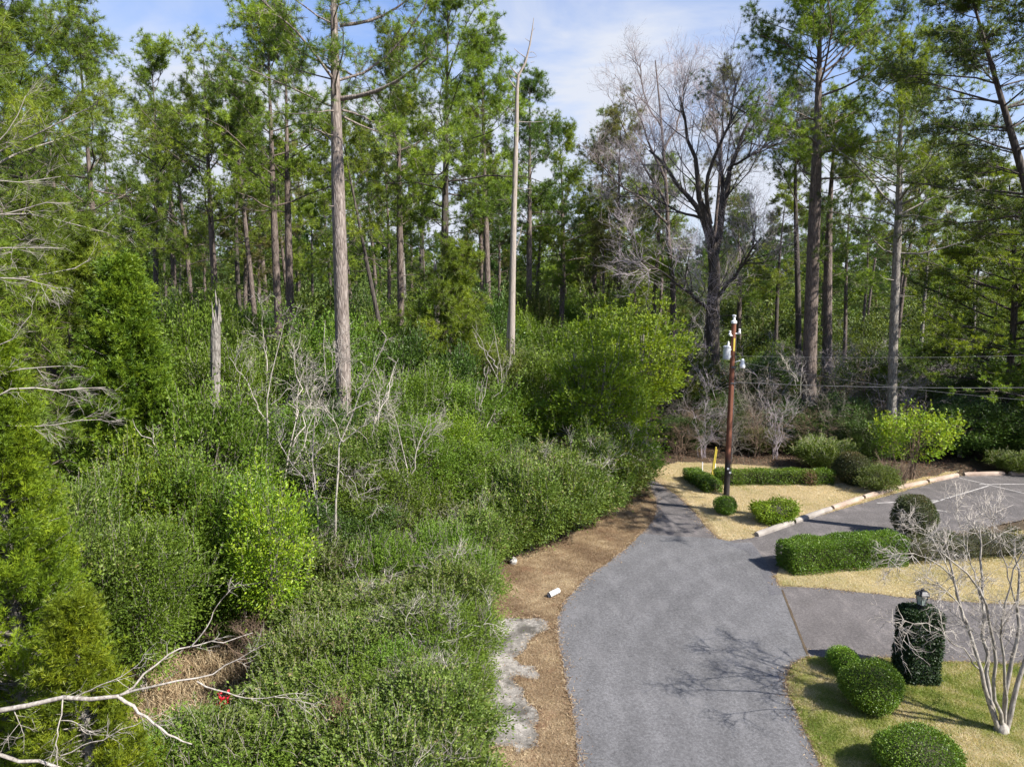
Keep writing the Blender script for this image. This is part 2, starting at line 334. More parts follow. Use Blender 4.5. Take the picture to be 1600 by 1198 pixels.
def asphalt(name, c, stain, sc=1.):
    m, nt, b = mat(name); v = objvec(nt)
    n1 = noise(nt, .35, 4, .55, v, .2); n2 = noise(nt, 15, 7, .92, v); n3 = noise(nt, 1.7, 6, .65, objvec(nt, (1, .35, 1)), .4)
    vo = nt.nodes.new('ShaderNodeTexVoronoi'); vo.inputs['Scale'].default_value = 55; nt.links.new(v, vo.inputs['Vector'])
    c = tuple(x * .86 for x in c); stain = tuple(x * .86 for x in stain)
    r = ramp(nt, [tuple(x * .45 for x in c), c, tuple(min(1, x * 1.75) for x in c)], [.38, .5, .62])
    a = nt.nodes.new('ShaderNodeMath'); a.operation = 'MULTIPLY_ADD'; a.inputs[1].default_value = .73; nt.links.new(n2.outputs['Fac'], a.inputs[0])
    h = nt.nodes.new('ShaderNodeMath'); h.operation = 'MULTIPLY_ADD'; h.inputs[1].default_value = .13; nt.links.new(n3.outputs['Fac'], h.inputs[0])
    h2 = nt.nodes.new('ShaderNodeMath'); h2.operation = 'MULTIPLY'; h2.inputs[1].default_value = .14; nt.links.new(n1.outputs['Fac'], h2.inputs[0])
    nt.links.new(h2.outputs[0], h.inputs[2]); nt.links.new(h.outputs[0], a.inputs[2]); nt.links.new(a.outputs[0], r.inputs[0])
    rr = ramp(nt, [(0, 0, 0), (1, 1, 1)], [.54, .86]); nt.links.new(n3.outputs['Fac'], rr.inputs[0])
    o_ = mixc(nt, rr.outputs[0], r.outputs[0], stain)
    sp = ramp(nt, [(1.9, 1.85, 1.8), (1, 1, 1)], [.06, .2]); nt.links.new(vo.outputs['Distance'], sp.inputs[0])
    o_ = mixc(nt, .5, o_, sp.outputs[0], 'MULTIPLY')
    # faint worn arcs left by turning tyres
    wv = nt.nodes.new('ShaderNodeTexWave'); wv.wave_type = 'RINGS'; wv.rings_direction = 'Z'; wv.inputs['Scale'].default_value = .33; wv.inputs['Distortion'].default_value = 1.6
    wv.inputs['Detail'].default_value = 3; wv.inputs['Detail Scale'].default_value = .7
    mpw = nt.nodes.new('ShaderNodeMapping'); mpw.inputs['Location'].default_value = (-15, -14, 0); nt.links.new(v, mpw.inputs['Vector']); nt.links.new(mpw.outputs[0], wv.inputs['Vector'])
    rw = ramp(nt, [(.955, .955, .955), (1.05, 1.05, 1.05)], [.2, .9]); nt.links.new(wv.outputs['Fac'], rw.inputs[0])
    o_ = mixc(nt, 1., o_, rw.outputs[0], 'MULTIPLY')
    sp2 = noise(nt, 2.3, 3, .5, v); rs = ramp(nt, [(1, 1, 1), (.55, .54, .55)], [.74, .78]); nt.links.new(sp2.outputs['Fac'], rs.inputs[0]); o_ = mixc(nt, 1., o_, rs.outputs[0], 'MULTIPLY')
    nt.links.new(o_, b.inputs['Base Color']); b.inputs['Roughness'].default_value = .9; b.inputs['Specular IOR Level'].default_value = .3
    bump(nt, b, n2.outputs['Fac'], .5, .01); return m
M['road'] = asphalt('worn_asphalt', (.118, .116, .120), (.155, .15, .153))
M['old'] = asphalt('old_asphalt', (.108, .098, .096), (.215, .19, .18))
M['patch'] = asphalt('tar_strip', (.10, .098, .105), (.12, .115, .12))
M['paint'] = plainmat('faded_road_paint', (.24, .22, .21), (.50, .48, .46), 7, .8)

# ------------------------------------------------------------------ ground
def terrain():
    xs = np.unique(np.concatenate([np.linspace(-60, 60, 121), np.linspace(-1200, -60, 40), np.linspace(60, 1200, 40)]))
    ys = np.unique(np.concatenate([np.linspace(-30, 100, 131), np.linspace(100, 1500, 60), np.linspace(-400, -30, 12)]))
    X, Y = np.meshgrid(xs, ys, indexing='ij'); Z = gz(X, Y) - .03
    V = np.stack([X, Y, Z], -1).reshape(-1, 3); i = np.arange(len(V)).reshape(X.shape)
    F = np.stack([i[:-1, :-1], i[1:, :-1], i[1:, 1:], i[:-1, 1:]], -1).reshape(-1, 4)
    mb = MB(); mb.add(V, F); obj('ground', mb.mesh('ground', M['floor'], True), kind='structure')
terrain()
POLY = {}
def sheet(name, m, pix, z, rag=.05, seed=0, follow=False, world=None, sub=.35):
    """pix: outline in picture pixels of points lying on the ground plane"""
    rng = np.random.RandomState(seed)
    P = np.array(world) if world is not None else np.array([gp(*p)[:2] for p in pix])
    out = []
    for a, b in zip(P, np.roll(P, -1, 0)):
        n = max(1, int(np.linalg.norm(b - a) / sub))
        for i in range(n): out.append(a + (b - a) * i / n + (rng.normal(0, rag, 2) if rag else 0))
    out = np.array(out); POLY[name] = out
    import bmesh
    bm = bmesh.new(); vs = [bm.verts.new((x, y, z)) for x, y in out]; f = bm.faces.new(vs)
    if f.normal.z < 0: f.normal_flip()
    bmesh.ops.triangulate(bm, faces=bm.faces[:])
    me = bpy.data.meshes.new(name); bm.to_mesh(me); bm.free(); me.materials.append(m)
    nm = name.split('.')[0]
    return obj(nm, me, kind='structure')
def inside(P, poly):
    x, y = P[:, 0], P[:, 1]; c = np.zeros(len(P), bool)
    for (x1, y1), (x2, y2) in zip(poly, np.roll(poly, -1, 0)):
        with np.errstate(divide='ignore', invalid='ignore'):
            k = ((y1 > y) != (y2 > y)) & (x < (x2 - x1) * (y - y1) / (y2 - y1 + 1e-12) + x1)
        c ^= k
    return c
sheet('verge', M['straw'], [(700, 1290), (700, 900), (800, 860), (900, 835), (985, 760), (1000, 742), (1030, 742), (1140, 850), (960, 1290)], .004, .1, 1)
sheet('lawn', M['dry'], [(985, 745), (1060, 722), (1320, 735), (1420, 752), (1500, 735), (1260, 850), (1110, 868)], .008, .06, 2)
sheet('lawn.001', M['dry'], [(1180, 905), (1215, 876), (1420, 850), (1700, 820), (1760, 960), (1400, 950), (1225, 930)], .008, .05, 3)
sheet('lawn.002', M['green'], [(1190, 1300), (1150, 1060), (1220, 1010), (1400, 1010), (1750, 1010), (2300, 1300)], .008, .05, 4)
sheet('parking_lot', M['old'], [(1118, 848), (1177, 840), (1182, 834), (1250, 814), (1335, 790), (1420, 765), (1494, 744), (1560, 741), (1800, 741), (1950, 800), (1600, 812), (1420, 850), (1225, 876), (1212, 900), (1160, 905)], .012, .015, 5)
sheet('side_driveway', M['old'], [(1190, 917), (1240, 916), (1300, 921), (1400, 932), (1500, 940), (1650, 948), (1900, 955), (2100, 1055), (1700, 1040), (1480, 1034), (1400, 1029), (1262, 1027), (1220, 1040)], .012, .03, 6)
sheet('upper_driveway', M['old'], [(990, 845), (1008, 828), (1020, 812), (1025, 792), (1021, 772), (1008, 752), (1022, 750), (1032, 756), (1060, 775), (1083, 797), (1102, 822), (1130, 848), (1100, 860)], .016, .02, 7)
ROADPIX = [(925, 1300), (905, 1198), (895, 1120), (880, 1050), (872, 1005), (870, 965), (886, 935), (915, 902), (950, 878), (985, 850), (1003, 834), (1128, 843), (1148, 848), (1175, 848), (1192, 872), (1212, 905), (1228, 935), (1246, 980), (1263, 1024), (1238, 1038), (1227, 1060), (1235, 1090), (1255, 1140), (1283, 1198), (1320, 1300)]
sheet('road', M['road'], ROADPIX, .020, .02, 8)
sheet('road_strip', M['patch'], [(1128, 847), (1146, 851), (1176, 850), (1193, 874), (1224, 930), (1204, 930), (1188, 890), (1168, 862)], .024, .02, 9)
sheet('broken_paving', M['slab'], [(740, 964), (790, 966), (818, 968), (845, 965), (862, 975), (860, 984), (838, 994), (826, 1004), (822, 1014), (802, 1028), (812, 1038), (835, 1040), (848, 1056), (838, 1063), (808, 1057), (803, 1062), (812, 1078), (826, 1096), (842, 1115), (836, 1135), (842, 1150), (841, 1172), (812, 1177), (778, 1166), (730, 1170)], .012, .05, 10, sub=.2)
# painted bay lines: thin strips
def strip(name, m, a, b, w, z):
    a, b = gp(*a)[:2], gp(*b)[:2]; d = (b - a) / np.linalg.norm(b - a); n = np.array([-d[1], d[0]]) * w / 2
    sheet(name, m, None, z, .006, 3, world=[a - n, b - n, b + n, a + n])
strip('bay_line', M['paint'], (1370, 786), (1470, 782), .075, .018)
strip('bay_line.001', M['paint'], (1455, 786), (1545, 759), .075, .018)
strip('bay_line.002', M['paint'], (1496, 746), (1620, 776), .075, .022)
strip('bay_line.003', M['paint'], (1530, 757), (1640, 756), .075, .018)
strip('bay_line.004', M['paint'], (1420, 790), (1480, 800), .075, .022)
strip('joint_crack', M['floor'], (1222, 922), (1262, 1024), .07, .026)

# ------------------------------------------------------------------ grass and litter
GREENM = leafmat('grass_blades', [(.11, .17, .02), (.24, .28, .06), (.46, .40, .24), (.58, .51, .36)], tr=.3, vary=0, rough=.7)
def blades(name, m, poly, dens, L, w, seed, tonefn, excl=(), z=.01, label=None, lean=.9):
    rng = np.random.RandomState(seed); lo, hi = poly.min(0), poly.max(0)
    N = int((hi - lo).prod() * dens); P = rng.uniform(lo, hi, (N, 2)); P = P[inside(P, poly)]
    for e in excl: P = P[~inside(P, e)]
    # only ground the camera side can see
    P = P[(P[:, 1] > 8) & (np.abs(P[:, 0]) < P[:, 1] * .8 + 3)]
    N = len(P); B = np.concatenate([P, np.full((N, 1), z)], 1)
    d = unit(np.concatenate([rng.normal(0, lean, (N, 2)), np.ones((N, 1)) * .8], 1)); l = L * rng.uniform(.5, 1.3, (N, 1))
    s = unit(np.cross(d, rng.normal(0, 1, (N, 3)))) * w / 2
    mb = MB(); mb.add(np.stack([B - s, B + s, B + d * l], 1).reshape(-1, 3), np.arange(N * 3).reshape(-1, 3), np.clip(np.repeat(tonefn(P, rng), 3), 0, 1))
    o = obj(name, mb.mesh(name, m), kind='stuff'); o['label'] = label; o['category'] = 'grass'
def patchy(c, a, f=.9):
    return lambda P, rng: c + .7 * a * np.sin(P[:, 0] * 5.3 + 2 * np.sin(P[:, 1] * 3.1)) * np.cos(P[:, 1] * 6.1 + np.sin(P[:, 0] * 4)) + a * (np.sin(P[:, 0] * f + 1.7 * np.sin(P[:, 1] * .7)) * np.cos(P[:, 1] * f * 1.2 + P[:, 0] * .4)) + .5 * a * np.sin(P[:, 0] * 3.1 + P[:, 1] * 2.3) + rng.normal(0, .17, len(P))
road_ex = (POLY['road'],)
blades('lawn_grass', GREENM, POLY['lawn.002'], 5200, .07, .009, 1, patchy(.50, .30), road_ex + (POLY['side_driveway'],), label='short green and straw coloured grass round the clipped balls')
blades('lawn_grass', GREENM, POLY['lawn.001'], 3200, .08, .009, 2, patchy(.82, .12), road_ex + (POLY['side_driveway'], POLY['parking_lot']), label='dormant tan grass between the hedge and the side driveway')
blades('lawn_grass', GREENM, POLY['lawn'], 2200, .09, .011, 3, patchy(.84, .14), road_ex + (POLY['upper_driveway'], POLY['parking_lot']), label='dormant straw coloured grass round the utility pole')
STRAWM = leafmat('dead_grass', [(.15, .095, .055), (.29, .21, .125), (.50, .41, .27)], tr=.2, vary=0, rough=.9)
blades('verge_grass', STRAWM, POLY['verge'], 3000, .08, .007, 4, patchy(.5, .3), road_ex + (POLY['upper_driveway'], POLY['broken_paving']), label='rust brown dead grass and straw along the left edge of the road', lean=1.2)
wild = np.array([(-14, 9), (-2, 9), (-1, 13), (-2.5, 17), (-1.2, 22), (-13, 24), (-14, 9)], float)
def wild_grass():
    rng = np.random.RandomState(7); N = 60000
    P = np.stack([rng.uniform(-12, -2.5, N), rng.uniform(9, 27, N)], 1); Z = gz(P[:, 0], P[:, 1]) - .03
    B = np.concatenate([P, Z[:, None]], 1); d = unit(np.concatenate([rng.normal(0, .8, (N, 2)), np.ones((N, 1)) * .8], 1)); l = rng.uniform(.12, .5, (N, 1))
    s = unit(np.cross(d, rng.normal(0, 1, (N, 3)))) * .012
    mb = MB(); mb.add(np.stack([B - s, B + s, B + d * l], 1).reshape(-1, 3), np.arange(N * 3).reshape(-1, 3), np.repeat(rng.uniform(0, 1, N), 3))
    o = obj('wild_grass', mb.mesh('wild_grass', STRAWM), kind='stuff'); o['label'] = 'tall pale brown dead grass between the cedar and the thicket'; o['category'] = 'grass'
wild_grass()
def litter():
    rng = np.random.RandomState(8); mb = MB()
    for n, x0, x1, y0, y1, sz in ((16000, 6, 24, 33, 42, .08), (6000, -1, 6, 13, 34, .045), (14000, -30, 32, 38, 70, .1)):
        P = np.stack([rng.uniform(x0, x1, n), rng.uniform(y0, y1, n)], 1)
        for k in ('broken_paving', 'road', 'upper_driveway', 'parking_lot', 'lawn', 'lawn.001', 'side_driveway'): P = P[~inside(P, POLY[k])]
        B = np.concatenate([P, (np.maximum(gz(P[:, 0], P[:, 1]), 0) + .02)[:, None]], 1)
        leaves(mb, rng, B, rng.normal(0, 1, B.shape) * [1, 1, .2], sz, .6, up=1)
    o = obj('leaf_litter', mb.mesh('leaf_litter', M['brown_leaf']), kind='stuff'); o['label'] = 'reddish brown fallen leaves on the ground behind the hedge'; o['category'] = 'leaf litter'
litter()

def edge_straw():
    rng = np.random.RandomState(18); mb = MB(); gb = MB()
    for key, n in (('road', 9000), ('upper_driveway', 3000), ('side_driveway', 3000), ('parking_lot', 2500), ('broken_paving', 2500)):
        P = POLY[key]; i = rng.randint(0, len(P), n); Q = P[i] + (P[(i + 1) % len(P)] - P[i]) * rng.uniform(0, 1, (n, 1)) + rng.normal(0, 1, (n, 2)) * np.abs(rng.normal(.06, .09, (n, 1)))
        Q = Q[(Q[:, 1] > 9)]
        for e in ((('side_driveway', 'parking_lot', 'upper_driveway') if key == 'road' else ('road',))): Q = Q[~inside(Q, POLY[e])]
        B = np.concatenate([Q, np.full((len(Q), 1), .028)], 1); h = len(Q) // 3
        leaves(mb, rng, B[:h], rng.normal(0, 1, (h, 3)) * [1, 1, .1], .045, .45, up=1)
        B = B[h:]; d = unit(np.concatenate([rng.normal(0, 1, (len(B), 2)), np.full((len(B), 1), .35)], 1)); s = unit(np.cross(d, rng.normal(0, 1, d.shape))) * .008
        gb.add(np.stack([B - s, B + s, B + d * rng.uniform(.05, .14, (len(B), 1))], 1).reshape(-1, 3), np.arange(len(B) * 3).reshape(-1, 3), np.repeat(rng.uniform(0, 1, len(B)), 3))
    o = obj('edge_litter', mb.mesh('edge_litter', M['brown_leaf']), kind='stuff'); o['label'] = 'brown leaves gathered along the edges of the paving'; o['category'] = 'leaf litter'
    o = obj('edge_grass', gb.mesh('edge_grass', STRAWM), kind='stuff'); o['label'] = 'dry grass and straw creeping over the edges of the paving'; o['category'] = 'grass'
edge_straw()

# ------------------------------------------------------------------ tree builders (each returns local meshes)
def pine_mesh(seed, H=26, cb=.5, r0=.27, Rc=3.6, nl=34, sub=7, ter=3, nn=14, L=.30, w=.03, foliage='needle', bark='bark_pine', lean=0., tiered=False,
              stubs=10, curve=.5, trunkpts=None, extra=(), dense=1.0, topr=.72, far=False, tk=None):
    rng = np.random.RandomState(seed); tb, nb = MB(), MB()
    k = tk or 14; t = np.linspace(0, 1, k)
    if trunkpts is not None: T = resample(trunkpts, k)
    else:
        ph = rng.uniform(0, 6, 2)
        T = np.stack([curve * (np.sin(t * 3 + ph[0]) - math.sin(ph[0])) * t + lean * t * H, curve * (np.sin(t * 4 + ph[1]) - math.sin(ph[1])) * t, t * H], 1)
    rad = r0 * (1 - .45 * t - .5 * np.maximum(0, (t - .55) / .45) ** 1.0 * .95); rad = np.maximum(rad, .025); rad[0] *= 1.25
    if not far: tubes(tb, T, rad, 9)
    else: tubes(tb, T[::2], rad[::2], 5)
    # limbs
    if tiered:
        nw = max(5, int(nl / 5)); lt = np.repeat(np.linspace(cb, .97, nw), 5) + rng.normal(0, .004, nw * 5); nl = len(lt)
    else: lt = np.sort(cb + (1 - cb) * rng.uniform(0, 1, nl) ** .85 * .98)
    q = (lt - cb) / (1 - cb)
    prof = (.62 + .38 * np.sin(np.clip(q * 1.2 + .15, 0, 1) * math.pi)) * (1 - q ** 2.6 * (1 - topr))
    ll = Rc * 1.22 * prof * rng.uniform(.42, 1.15, nl)
    az = np.arange(nl) * 2.4 + rng.uniform(0, 6) + rng.normal(0, .35, nl)
    el = R(2) + q * R(52) + rng.normal(0, .16, nl) if not tiered else R(4) + q * R(25) + rng.normal(0, .05, nl)
    S = np.stack([np.interp(lt, t, T[:, j]) for j in range(3)], 1)
    D = np.stack([np.cos(az) * np.cos(el), np.sin(az) * np.cos(el), np.sin(el)], 1)
    LP = grow(rng, S, D, ll, 6, .14 if not tiered else .08, .05 if not tiered else .02)
    lr = np.clip(ll * .0105, .014, .075)[:, None] * np.linspace(1, .3, 6)
    for pts, ra in extra:
        E = resample(pts, 6); LP = np.concatenate([LP, E[None]]); ll = np.append(ll, np.linalg.norm(E[-1] - E[0])); lr = np.concatenate([lr, (ra * np.linspace(1, .35, 6))[None]])
    tubes(tb, LP, lr, 4 if far else 5)
    if tiered: s, d, tt, pi = children(rng, LP, sub + 2, .3, .98, R(50), .25)
    else: s, d, tt, pi = children(rng, LP, sub + 4, .34, 1., R(52), .3, 3)
    if tiered: d[:, 2] *= .35
    sl_ = ll[pi] * (rng.uniform(.22, .42, len(s)) * (1.15 - .5 * tt) if tiered else rng.uniform(.13, .27, len(s)))
    SP = grow(rng, s, d, sl_, 4, .2, .08 if not tiered else .0)
    if not far: tubes(tb, SP, np.clip(sl_ * .012, .01, .03)[:, None] * np.linspace(1, .5, 4), 3)
    s2, d2, t2, p2 = children(rng, SP, ter, .35, 1., R(42), .3)
    if tiered: d2[:, 2] = d2[:, 2] * .4 + .12
    l2 = rng.uniform(.2, .6, len(s2)); e2 = s2 + unit(d2) * l2[:, None]
    if not far: tubes(tb, np.stack([s2, e2], 1), np.full((len(s2), 2), .009), 3)
    ct = rng.uniform(0, 1, nl + len(extra))            # light and dark limbs
    P = np.concatenate([e2, SP[:, -1], s2 * .5 + e2 * .5, LP[:, -1]]) if tiered or far else np.concatenate([e2, SP[:, -1], SP[:, -2], LP[:, -1]])
    ed = unit(SP[:, -1] - SP[:, -2]); Dd = np.concatenate([unit(d2), ed, unit(d2) if tiered or far else ed, unit(LP[:, -1] - LP[:, -2])]) + np.array([0, 0, .35])
    cc = np.concatenate([ct[pi[p2]], ct[pi], ct[pi[p2]] if tiered or far else ct[pi], ct])
    if dense < 1:
        keep = rng.uniform(0, 1, len(P)) < dense; P, Dd, cc = P[keep], Dd[keep], cc[keep]
    tone = np.clip(.55 * cc + .45 * rng.uniform(0, 1, len(P)), 0, 1)
    if tiered: P[:, 2] += rng.normal(0, .04, len(P))
    needles(nb, rng, P, Dd, int(nn * (1. if tiered or far else 2.0)), L * (1. if tiered or far else .82), w * (1 if tiered or far else .68), .7 if tiered or far else .95, tone)
    # dead stubs on the bare bole
    if stubs and not far:
        st = rng.uniform(cb * .45, cb, stubs); S = np.stack([np.interp(st, t, T[:, j]) for j in range(3)], 1); a = rng.uniform(0, 6.28, stubs)
        G = grow(rng, S, np.stack([np.cos(a), np.sin(a), rng.uniform(-.2, .4, stubs)], 1), rng.uniform(.3, 1.6, stubs), 4, .2, 0)
        tubes(tb, G, np.linspace(.03, .008, 4)[None].repeat(stubs, 0), 3)
    return tb, nb
def put_tree(name, label, cat, loc, tm, nm, rz=0, sc=1., group=None, parts=('trunk', 'crown')):
    t = thing(name, label, cat, loc, rz, sc, group)
    if tm is not None: obj(parts[0], tm, t)
    if nm is not None: obj(parts[1], nm, t)
    return t

def twiggy(rng, mb, LP, levels, r_end=.004, upf=0.):
    """levels: (n, length, angle, t0, radius, k, curl, up). Adds twigs to polylines LP; returns last level."""
    cur = LP
    for n, ln, ang, t0, ra, k, curl, up in levels:
        s, d, tt, pi = children(rng, cur, n, t0, 1., ang, .2)
        l = ln * rng.uniform(.5, 1.25, len(s)) * (1.2 - .5 * tt)
        P = grow(rng, s, d, l, k, curl, up)
        tubes(mb, P, (ra * (1.15 - .4 * tt))[:, None] * np.linspace(1, .35, k), 3 if ra < .02 else 5)
        cur = P
    return cur
def bare_mesh(seed, limbs, levels, bark, n=8, kk=9, wob=.06):
    """limbs: list of (points, r0, r1) in local coordinates"""
    rng = np.random.RandomState(seed); mb = MB(); A = []
    for pts, a, b in limbs:
        Q = resample(pts, kk); Q[1:-1] += rng.normal(0, wob, (kk - 2, 3)) * min(1, np.linalg.norm(Q[-1] - Q[0]) / 4)
        tubes(mb, Q, np.linspace(a, b, kk), n if a > .05 else 5); A.append(Q)
    last = twiggy(rng, mb, np.array(A), levels)
    return mb, last
def sapling_limbs(rng, H, spread, stems=2, forks=4):
    out = []
    for s in range(stems):
        a = rng.uniform(0, 6.28); top = np.array([math.cos(a) * spread * .35, math.sin(a) * spread * .35, H * rng.uniform(.8, 1)])
        mid = top * [.25, .25, .5] + rng.normal(0, .12, 3) * [1, 1, 0]
        P = np.array([[0, 0, -.1], mid * .5 + rng.normal(0, .06, 3), mid, top * .78 + mid * .22, top]); r = .025 + H * .003
        out.append((P, r, .008))
        Q = resample(P, 9)
        for f in range(forks):
            i = rng.randint(3, 7); b = a + rng.uniform(-2.2, 2.2); l = spread * rng.uniform(.5, 1)
            e = Q[i] + np.array([math.cos(b) * l, math.sin(b) * l, H * rng.uniform(.18, .36)])
            out.append((np.array([Q[i], Q[i] * .55 + e * .45 + [0, 0, -.12], e]), r * .55, .006))
    return out

def lobes(rng, n=11, amp=.5, wd=7.):
    c = unit(rng.normal(0, 1, (n, 3)) * [1, 1, .8]); a = rng.uniform(.4, 1, n) * amp
    return lambda d: .64 + np.max(a * np.exp(-wd * (1 - d @ c.T)), axis=1)
def crown_mesh(seed, Rx, Rz, zc, nclump=220, per=45, leafL=.09, w=.45, cs=.22, leaf='leaf', bark='twig_grey', base=(0, 0, 0), inner=.45, stems=3, stem_r=.04,
               droop=0., flat=1., shoots=0, shoot_l=.5, amp=.5, twig_out=0, limb_every=2, kmin=-.85, cone=0., upb=.35):
    """leafy crown of clumps on forking stems; returns (stems, leaves)"""
    rng = np.random.RandomState(seed); tb, nb = MB(), MB(); rad = lobes(rng, 11, amp)
    d = unit(rng.normal(0, 1, (nclump, 3))); d[:, 2] = np.maximum(d[:, 2], kmin) ; d = unit(d)
    r = rad(d) * (inner + (1 - inner) * rng.uniform(0, 1, nclump) ** .45)
    C = d * r[:, None] * [Rx, Rx, Rz]
    if cone: C[:, :2] *= (1 - cone * np.clip((C[:, 2:3] / Rz + 1) / 2, 0, 1))
    C[:, 2] += zc
    C[:, 2] = np.maximum(C[:, 2], .12)
    # stems
    st = []
    for i in range(stems):
        a = rng.uniform(0, 6.28); l = rng.uniform(.1, .35) * Rx
        top = np.array([math.cos(a) * l, math.sin(a) * l, zc + Rz * rng.uniform(.2, .6)])
        st.append(resample(np.array([[math.cos(a) * .08, math.sin(a) * .08, -.15], top * [.4, .4, .45] + rng.normal(0, .05, 3), top]), 7))
    st = np.array(st); tubes(tb, st, (stem_r * np.linspace(1, .35, 7))[None].repeat(stems, 0), 6)
    sel = np.arange(0, nclump, limb_every); si = rng.randint(0, stems, len(sel)); ti = rng.randint(2, 7, len(sel))
    S = st[si, ti]; S[:, 2] = np.minimum(S[:, 2], np.maximum(C[sel, 2] - .1, st[si, 1][:, 2])); E = C[sel]
    E2 = E + unit(E - S) * (cs * 1.2 + twig_out * rng.uniform(0, 1, (len(sel), 1)) ** 3)
    Pm = (S + E) / 2 + rng.normal(0, .08, S.shape) * Rx * .5
    LP = np.stack([S, S * .5 + Pm * .5, Pm, Pm * .4 + E * .6, E, E2], 1); LP[:, 1:3, 2] -= .03
    tubes(tb, LP, (stem_r * .26 * np.linspace(1, .15, 6))[None].repeat(len(sel), 0), 3)
    # leaves
    g = rng.normal(0, 1, (nclump, per, 3)) * cs * rng.uniform(.6, 1.25, (nclump, 1, 1)) * [1, 1, .62 * flat]
    P = (C[:, None] + g); P[..., 2] -= droop * np.abs(g[..., 0] + g[..., 1]); P = P.reshape(-1, 3)
    D = np.repeat(unit(C - [0, 0, zc - Rz * .4]), per, 0) + unit(g.reshape(-1, 3)) * .8
    tone = np.clip(.5 * np.repeat(rng.uniform(0, 1, nclump), per) + .5 * rng.uniform(0, 1, len(P)), 0, 1)
    leaves(nb, rng, P, D, leafL, w, tone, upb)
    if shoots:      # leafy shoots that break the outline
        i = rng.choice(np.where(C[:, 2] > zc - Rz * .35)[0], shoots); S = C[i] + rng.normal(0, cs * .6, (shoots, 3))
        G = grow(rng, S, unit(C[i] - [0, 0, zc - Rz]) * .8 + [0, 0, .9] + rng.normal(0, .3, (shoots, 3)), shoot_l * rng.uniform(.4, 1.3, shoots), 6, .12, .05)
        tubes(tb, G, (np.linspace(.007, .003, 6))[None].repeat(shoots, 0), 3)
        q, dq, _, pi = children(rng, G, 16, .15, 1., R(50), .3)
        leaves(nb, rng, q, dq, leafL * .95, w, np.clip(.35 + .3 * rng.uniform(0, 1, shoots)[pi] + .4 * rng.uniform(0, 1, len(q)), 0, 1), upb)
    return tb, nb
def cedar_mesh(seed, H, Rb, n=2600, L=.14, w=.03, per=10, z0=.05, topr=.05, irr=.25, bark='bark_grey'):
    """red cedar: dense feathery upswept sprays on a cone"""
    rng = np.random.RandomState(seed); tb, nb = MB(), MB(); rad = lobes(rng, 16, irr * 1.6, 9)
    tubes(tb, np.array([[0, 0, -.1], [.05, .03, H * .4], [0, .05, H * .75], [0, 0, H]]), [.15, .10, .05, .012], 7)
    nlb = int(n / 16); t = rng.uniform(0, 1, nlb) ** 1.15 * .97 + .02; az = rng.uniform(0, 6.28, nlb)
    dd = np.stack([np.cos(az), np.sin(az), (t - .5) * 1.2], 1)
    rr = Rb * ((1 - t) ** .75 + topr) * rad(unit(dd)) * rng.uniform(.8, 1.1, nlb)
    S = np.stack([np.zeros(nlb), np.zeros(nlb), z0 + t * H], 1)
    D = np.stack([np.cos(az), np.sin(az), np.full(nlb, .35)], 1); S[:, 2] -= rr * .3
    S[:, 2] = np.maximum(S[:, 2], .15)
    LP = grow(rng, S, D, rr * 1.08, 6, .1, .06)
    tubes(tb, LP, (.02 * np.linspace(1, .25, 6))[None].repeat(nlb, 0), 3)
    s, d, tt, pi = children(rng, LP, 16, .25, 1., R(38), .3)
    ct = rng.uniform(0, 1, nlb)
    l = rng.uniform(.18, .45, len(s)) * (Rb / 2.4) ** .5; TP = grow(rng, s, d + [0, 0, .35], l, 4, .15, .12)
    P = np.concatenate([TP[:, 1], TP[:, 2], TP[:, 3]]); Dd = np.concatenate([TP[:, 1] - TP[:, 0], TP[:, 2] - TP[:, 1], TP[:, 3] - TP[:, 2]])
    tone = np.tile(.5 * ct[pi] + .5 * rng.uniform(0, 1, len(s)), 3)
    needles(nb, rng, P, Dd, per, L, w, .42, tone)
    return tb, nb

